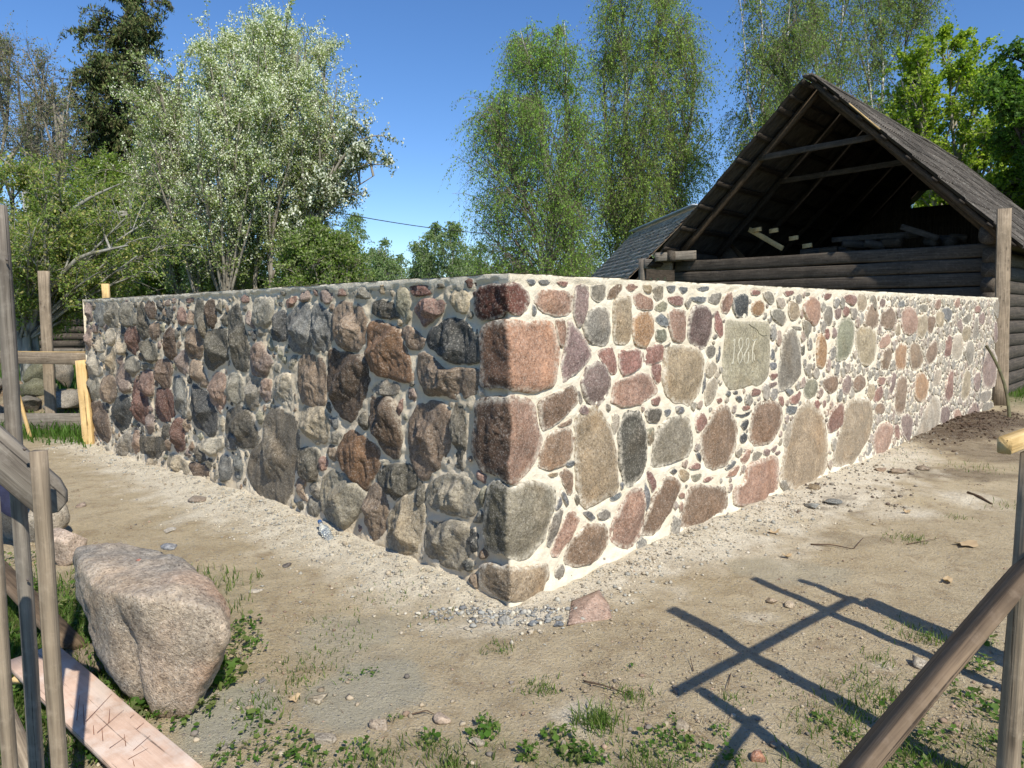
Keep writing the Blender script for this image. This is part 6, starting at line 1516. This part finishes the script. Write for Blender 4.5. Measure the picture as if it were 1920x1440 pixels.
tree('birch_tree', 'tallest weeping birch of the centre pair, just left of the barn', 'tree', 41, [(-60, 1140, 1280), (0, 1115, 1300), (60, 1108, 1308), (120, 1105, 1335), (200, 1100, 1345), (280, 1095, 1350), (350, 1100, 1340), (420, 1115, 1290), (480, 1120, 1240), (520, 1140, 1220)],
     [[(1170, 560), (1185, 380), (1180, 180), (1160, -70)], [(1176, 560, .4), (1200, 400, .4), (1225, 200, .5), (1240, -60, .5)], [(1180, 560, -.4), (1230, 430, -.5), (1290, 250, -.6), (1305, 120, -.6)], [(1165, 560, .5), (1140, 380, .6), (1130, 150, .6)]], 'bark_birch', [(0.294, 0.426, 0.083), (0.224, 0.344, 0.072), (0.379, 0.490, 0.119), (0.173, 0.263, 0.061)], nl=(220, 9, 7), nleaf=8, lsize=.105, aspect=.6, lift=1.1, droop=.6,
     subl=.24, twl=.6, seed=32, stem_r=[.32, .24, .2, .16], hang=.8, twig_bark='bark_birch_twig', bias=.36, up=.05, stem_wob=.35, gap=.3, limbk=.6)
for i, (cx_, wd, tp_, Y, lb) in enumerate(((1440, 75, -60, 36, 'thin weeping birch showing over the left slope of the barn roof'), (1540, 95, -120, 38, 'white-stemmed birch behind the barn ridge'), (1665, 100, -140, 40, 'sparse birch right of the barn ridge, behind the bright green tree'))):
    tree('birch_tree', lb, 'tree', Y, [(tp_, cx_-wd*.6, cx_+wd*.6), (0, cx_-wd*.85, cx_+wd*.9), (90, cx_-wd*.9, cx_+wd), (190, cx_-wd, cx_+wd), (300, cx_-wd*.9, cx_+wd), (400, cx_-wd*.7, cx_+wd*.8)],
         [[(cx_+10, 560), (cx_, 300), (cx_-20, tp_)], [(cx_+16, 560, .4), (cx_+25, 300, .4), (cx_+45, tp_-20, .4)], [(cx_+12, 560, -.4), (cx_-25, 330, -.5), (cx_-55, tp_+40, -.5)]], 'bark_birch', [(0.217, 0.310, 0.091), (0.155, 0.232, 0.060), (0.279, 0.372, 0.111)], nl=(85, 8, 6), nleaf=8, lsize=.105, aspect=.6, lift=1.2, droop=.65,
         subl=.26, twl=.6, seed=40+i, stem_r=[.2, .16, .12], hang=.8, twig_bark='bark_birch_twig', bias=.42, up=.05, stem_wob=.4, gap=.15, limbk=.6)
MP = [(0.336, 0.432, 0.047), (0.252, 0.360, 0.039), (0.408, 0.492, 0.070), (0.192, 0.288, 0.031)]
tree('maple_tree', 'bright yellow-green young-leaved tree behind the right slope of the barn roof', 'tree', 31, [(62, 1760, 1800), (95, 1700, 1850), (140, 1665, 1880), (190, 1640, 1900), (250, 1650, 1920), (320, 1700, 1940), (400, 1720, 1940)],
     [[(1790, 560), (1785, 300), (1775, 70)], [(1785, 560, .3), (1750, 350, .3), (1700, 160, .2)], [(1795, 560, -.2), (1830, 330, -.2), (1870, 170, -.2)]], 'bark_grey', MP, nl=(100, 10, 6), nleaf=9, lsize=.12, aspect=.85, lift=.9, subl=.24, twl=.28, seed=51, stem_r=.13, gap=.05)
tree('maple_tree', 'yellow-green tree just above the barn roof at the right edge', 'tree', 27, [(230, 1850, 1960), (270, 1830, 2000), (330, 1850, 2030), (400, 1870, 2040), (470, 1880, 2040)],
     [[(1930, 560), (1930, 380), (1925, 240)], [(1935, 560), (1960, 400), (1990, 300)]], 'bark_grey', MP[:2]+[(.09, .15, .015)], nl=(50, 9, 5), nleaf=9, lsize=.14, aspect=.85, lift=.9, subl=.24, twl=.28, seed=52, stem_r=.1)
tree('linden_tree', 'dark green leafy tree cut by the top right edge', 'tree', 25, [(100, 1880, 1990), (140, 1855, 2060), (200, 1850, 2120), (270, 1865, 2120), (340, 1900, 2100)],
     [[(1990, 560), (1985, 330), (1975, 120)], [(1985, 560), (1940, 350), (1900, 170)]], 'bark_dark', [(0.104, 0.202, 0.033), (0.078, 0.156, 0.026), (0.143, 0.247, 0.046)], nl=(80, 10, 6), nleaf=9, lsize=.12, aspect=.8, lift=.8, subl=.24, twl=.26, seed=53, stem_r=.13)
# greenery behind the barn, seen through the small opening
tree('bush', 'green bush seen through the small opening in the far barn gable', 'bush', 38, [(290, 1660, 1800), (340, 1640, 1830), (400, 1640, 1840), (480, 1640, 1840)], [[(1730, 600), (1730, 330)], [(1690, 600), (1690, 360)], [(1770, 600), (1775, 350)]], 'bark_grey', GRN+MP[:1], nl=(60, 8, 5), nleaf=8, lsize=.2, seed=54, stem_r=.1, twl=.4)
# small distant birches along the horizon
for i, (px, tp_, wd, Y, lb) in enumerate(((665, 405, 26, 75, 'faint distant birch over the bush, left of the far row'), (722, 450, 24, 70, 'low distant tree just right of the round bush'), (700, 462, 22, 80, 'small distant tree touching the round bush'), (752, 480, 22, 85, 'lowest distant tree left of the pair of tall ones'),
    (786, 442, 22, 80, 'slim distant birch, second of the far row'), (815, 420, 26, 78, 'tall distant birch in the middle of the far row'), (848, 412, 24, 76, 'tallest distant birch left of the big weeping birch'), (868, 455, 24, 82, 'short distant birch close to the big weeping birch'), (900, 450, 28, 84, 'distant birch partly hidden by the big weeping birch'), (630, 450, 30, 90, 'distant tree behind the round bush'), (1105, 440, 40, 80, 'distant tree between the two big birches'))):
    tree('birch_tree' if i % 3 else 'distant_tree', lb, 'tree', Y, [(tp_, px-wd*.25, px+wd*.25), (tp_+25, px-wd*.7, px+wd*.7), (tp_+55, px-wd, px+wd), (520, px-wd, px+wd), (575, px-wd, px+wd)], [[(px, 592), (px+1, 520), (px, tp_)]], 'bark_birch', [(0.208, 0.299, 0.114), (0.169, 0.247, 0.093), (0.260, 0.351, 0.143)],
         nl=(44, 8, 4), nleaf=9, lsize=.21, lift=1.1, droop=.5, subl=.3, twl=.8, seed=60+i, stem_r=.14, hang=.5, stem_sides=5, group='small distant trees on the horizon')
# far wood that closes the horizon
rg = np.random.default_rng(4); b = Buf()
for k in range(90):
    x = rg.uniform(-150, 170); y = 120+rg.uniform(-8, 30); h = rg.uniform(6, 11)*(1.0 if not -35 < x < 0 else .5)
    C = np.array([x, y, h*.5])+rg.normal(0, 1, (260, 3))*np.array([2.6, 2.0, h*.26]); C[:, 2] = np.abs(C[:, 2])
    V, F, c = leaves(C, 1.3, rg, .8, [(.11, .165, .055), (.08, .13, .045), (.14, .20, .07)]); b.add(V, F, c)
o = b.build('far_wood', M['leaf'], origin=(0, 0, 0), smooth=False); o['kind'] = 'stuff'
# distant dark log shed seen left of the wall end
sh = thing('log_shed', 'dark horizontal-log shed wall seen between the left fence and the wall end', 'shed', (AtY(125, 600, 24)[0], 24, 0))
x0, x1 = AtY(92, 600, 24)[0], AtY(156, 600, 24)[0]
for i in range(7): log('log', (x0-1.2, 24, .45+i*.24), (x1+1.5, 24, .45+i*.24), .12, M['log'], sh, 6, 8, i)
plank('sill_board', (x0-.1, 23.8, .48), (x1+.1, 23.8, .48), (0, 0, 1), .1, .04, M['wood_grey'], sh)
for xx in (x0-1.2, x1+1.5): plank('corner_post', (xx, 24.0, 0), (xx, 24.0, 2.2), (1, 0, 0), .2, .26, M['log'], sh)
plank('roof_board', (x0-1.6, 24.9, 2.5), (x1+1.9, 24.9, 2.5), (0, 1, -.35), 2.6, .06, M['roof'], sh)
# pole and cable
up = AtY(44, 303, 21); upo = thing('utility_pole', 'slim grey utility pole rising behind the old fruit tree', 'pole', (up[0], 21, 0))
tube('pole', [(up[0], 21, -.2), (up[0], 21, up[2])], [.12, .08], mat_simple('concrete', (.42, .41, .38)), upo, 8)
c0_, c1_ = AtY(600, 392, 24), AtY(1010, 440, 39.6); t = np.linspace(0, 1, 24)[:, None]; L_ = c0_*(1-t)+c1_*t; L_[:, 2] -= 4*.25*(t*(1-t))[:, 0]
tag(tube('power_line', L_, .016, mat_simple('cable', (.03, .03, .03)), None, 5), 'thin dark overhead cable crossing the sky between the trees', 'cable')

# ------------------------------------------------------------------ grass and weeds
def blades(n, fn, h, wd, cols, rg, lean=.5):
    XY = np.array([fn() for _ in range(n)]); Z = gz(XY[:, 0], XY[:, 1]); b0 = np.stack([XY[:, 0], XY[:, 1], Z], 1)
    hh = h*rg.uniform(.4, 1.3, n); a = rg.uniform(0, 6.28, n); ln = rg.uniform(.1, 1, n)*lean*hh; d = np.stack([np.cos(a), np.sin(a), a*0], 1); a2 = a+rg.normal(0, .8, n)+1.57; s = np.stack([np.cos(a2), np.sin(a2), a2*0], 1)*wd*.5*rg.uniform(.7, 1.3, n)[:, None]
    up_ = np.array([0, 0, 1.])
    p1 = b0+d*ln[:, None]*.35+up_*hh[:, None]*.55; p2 = b0+d*ln[:, None]+up_*hh[:, None]*.9
    V = np.stack([b0-s, b0+s, p1+s*.8, p1-s*.8, p2], 1).reshape(-1, 3); k = np.arange(n)[:, None]*5
    pal = np.array(cols); c = np.repeat(pal[rg.integers(len(pal), size=n)]*rg.uniform(.7, 1.3, n)[:, None], 5, 0)
    return V, [k+np.array([0, 1, 2, 3]), k+np.array([3, 2, 4])], c
rg = np.random.default_rng(11); GC = [(.10, .17, .03), (.075, .14, .022), (.14, .21, .045), (.19, .22, .07)]
def by_mask(A, xr_, yr_, p=1.0):
    def f():
        while True:
            x, y = rg.uniform(*xr_), rg.uniform(*yr_)
            if fld(A, x, y)*p > rg.random(): return x, y
    return f
clump = np.clip(n2(GX, GY, 3.2, 3, 90)*3.2-.35, 0, 1)
gmask = grass*(.12+clump)
gb = Buf()
V, F, c = blades(24000, by_mask(gmask, (-2.6, 3.2), (1.35, 3.6)), .045, .0042, GC, rg, .9); gb.add(V, F, c)
V, F, c = blades(16000, by_mask(lft*(1-sand)+1e-4, (-3.6, -.9), (1.35, 4.6)), .075, .006, GC, rg, .9); gb.add(V, F, c)
def tuft(n, cx, cy, r): return lambda: (cx+rg.normal(0, r), cy+rg.normal(0, r))
for (px, py, n, r, h) in ((1010, 1290, 130, .05, .03), (1185, 1305, 130, .05, .035), (1120, 1360, 240, .04, .07), (930, 1215, 50, .04, .03), (950, 1215, 30, .03, .03), (840, 1150, 40, .1, .025), (700, 1130, 50, .12, .025), (610, 1160, 60, .12, .025), (660, 1200, 60, .1, .03),
    (1690, 1010, 70, .07, .035), (1712, 1014, 60, .05, .04), (1800, 975, 30, .06, .04), (1640, 1295, 160, .08, .05), (1700, 1180, 60, .07, .04), (1740, 1200, 90, .05, .05), (1620, 1340, 180, .1, .05), (1560, 1330, 60, .08, .035), (1545, 1360, 120, .08, .045), (1900, 950, 70, .1, .04), (1830, 880, 80, .15, .05), (880, 1010, 0, .1, .03),
    (1370, 1310, 50, .04, .03), (1650, 1240, 60, .04, .035), (560, 1265, 130, .09, .035), (590, 1240, 90, .1, .03), (500, 1320, 90, .07, .05), (760, 1110, 30, .1, .02), (1450, 1290, 20, .05, .02), (1700, 860, 30, .2, .04)):
    if not n: continue
    q = G(px, py); V, F, c = blades(n, tuft(n, q[0], q[1], r), h, .0042, GC, rg, 1.1); gb.add(V, F, c)
o = gb.build('grass', M['leaf'], origin=(0, 0, 0), smooth=False); o['kind'] = 'stuff'
V, F, c = blades(42000, by_mask(far, (-14, -4.2), (8.4, 22)), .16, .016, [(.075, .15, .02), (.055, .12, .016), (.10, .19, .03)], rg, .7)
o = mk('meadow_grass', V, F, M['leaf'], origin=(0, 0, 0), cols=c, smooth=False); o['kind'] = 'stuff'
V, F, c = blades(7000, by_mask(np.clip((GX-9.2)*.6, 0, 1)*np.clip((GY-12.6)*1.0, 0, 1)+1e-5, (8.8, 16), (12, 24)), .11, .014, [(.075, .15, .02), (.055, .12, .016), (.10, .19, .03)], rg, .7)
o = mk('side_grass', V, F, M['leaf'], origin=(0, 0, 0), cols=c, smooth=False); o['kind'] = 'stuff'
# broad-leaved weeds: lobed leaves on short stalks
wb = Buf(); WS = .72
def weed(x, y, n, R_, sz, cols):
    z = float(gz(x, y))
    for _ in range(int(n*1.7)):
        a = rg.uniform(0, 6.28); r = R_*rg.random()**.6; c0 = np.array([x+r*math.cos(a), y+r*math.sin(a), z+sz*rg.uniform(.15, 1.3)]); s = sz*WS*rg.uniform(.5, 1.25)
        K = 10; an = np.arange(K)*2*math.pi/K+rg.uniform(0, 6); rr = s*.5*(1+.42*np.cos(an*5))*rg.uniform(.85, 1.15, K)
        nrm = rg.normal(size=3)*.45+np.array([0, 0, 1]); nrm /= np.linalg.norm(nrm); u = np.cross(nrm, [1, 0, 0]); u /= np.linalg.norm(u); v = np.cross(nrm, u)
        el_ = 1.0 if rg.random() < .6 else .38; sz2 = rg.uniform(.7, 1.3); ring = c0+np.cos(an)[:, None]*rr[:, None]*u*sz2+np.sin(an)[:, None]*rr[:, None]*v*el_*sz2 + nrm*.12*s; V = np.vstack([ring, c0]); i = np.arange(K)
        wb.add(V, np.stack([i, (i+1) % K, np.full(K, K)], 1), np.array(cols[rg.integers(len(cols))])*rg.uniform(.75, 1.3))
WC = [(.08, .17, .025), (.06, .13, .02), (.12, .21, .04), (.16, .21, .06), (.20, .22, .09)]
for (px, py, n, r, s) in ((455, 1175, 30, .10, .035), (445, 1205, 40, .12, .04), (430, 1255, 40, .10, .045), (400, 1285, 40, .09, .05), (375, 1325, 30, .08, .045), (300, 1340, 35, .10, .04), (268, 1335, 25, .07, .045), (350, 1350, 30, .12, .03), (470, 1215, 20, .10, .03),
    (230, 1290, 35, .10, .04), (205, 1240, 35, .09, .04), (190, 1215, 25, .08, .04), (170, 1330, 30, .1, .035), (160, 1420, 50, .12, .04), (215, 1400, 40, .1, .04), (30, 1390, 60, .14, .045), (40, 1300, 60, .14, .04), (30, 1200, 50, .14, .045), (50, 1110, 40, .14, .05), (25, 1060, 50, .16, .05), (130, 1130, 20, .1, .035), (105, 1110, 20, .1, .035),
    (905, 1380, 40, .07, .028), (915, 1360, 30, .05, .025), (1045, 1390, 40, .07, .03), (1075, 1420, 50, .07, .03), (1115, 1432, 30, .06, .03), (800, 1395, 30, .05, .025), (990, 1425, 25, .04, .04), (740, 1350, 12, .04, .02), (680, 1420, 30, .1, .03), (540, 1400, 35, .1, .03), (480, 1360, 30, .1, .03), (560, 1430, 40, .1, .03), (450, 1420, 40, .1, .03),
    (1235, 1400, 60, .10, .025), (1260, 1380, 40, .08, .022), (1300, 1410, 40, .08, .025), (1370, 1420, 25, .06, .025), (1350, 1370, 20, .05, .02), (1270, 1350, 10, .03, .02), (1545, 1355, 25, .06, .022), (1600, 1390, 30, .08, .025), (1690, 1330, 40, .1, .03), (1760, 1290, 50, .1, .03), (1810, 1240, 60, .12, .035), (1850, 1330, 60, .12, .035), (1830, 1200, 40, .1, .03), (1740, 1380, 50, .12, .03), (1680, 1420, 50, .12, .03), (1880, 1400, 50, .1, .03), (1740, 1195, 12, .04, .02), (690, 1260, 12, .05, .02), (655, 1270, 10, .05, .02), (1180, 1255, 8, .05, .02)):
    q = G(px, py); weed(q[0], q[1], n, r, s, WC)
f_ = by_mask(lft*(1-sand)+1e-4, (-3.6, -.9), (1.35, 4.6))
for _ in range(90): x, y = f_(); weed(x, y, 12, .08, .035, WC)
f_ = by_mask(gmask, (-2.4, 3.0), (1.35, 2.5))
for _ in range(150): x, y = f_(); weed(x, y, int(rg.integers(3, 12)), rg.uniform(.02, .06), rg.uniform(.012, .026), WC)
o = wb.build('weeds', M['leaf'], origin=(0, 0, 0), smooth=False); o['kind'] = 'stuff'
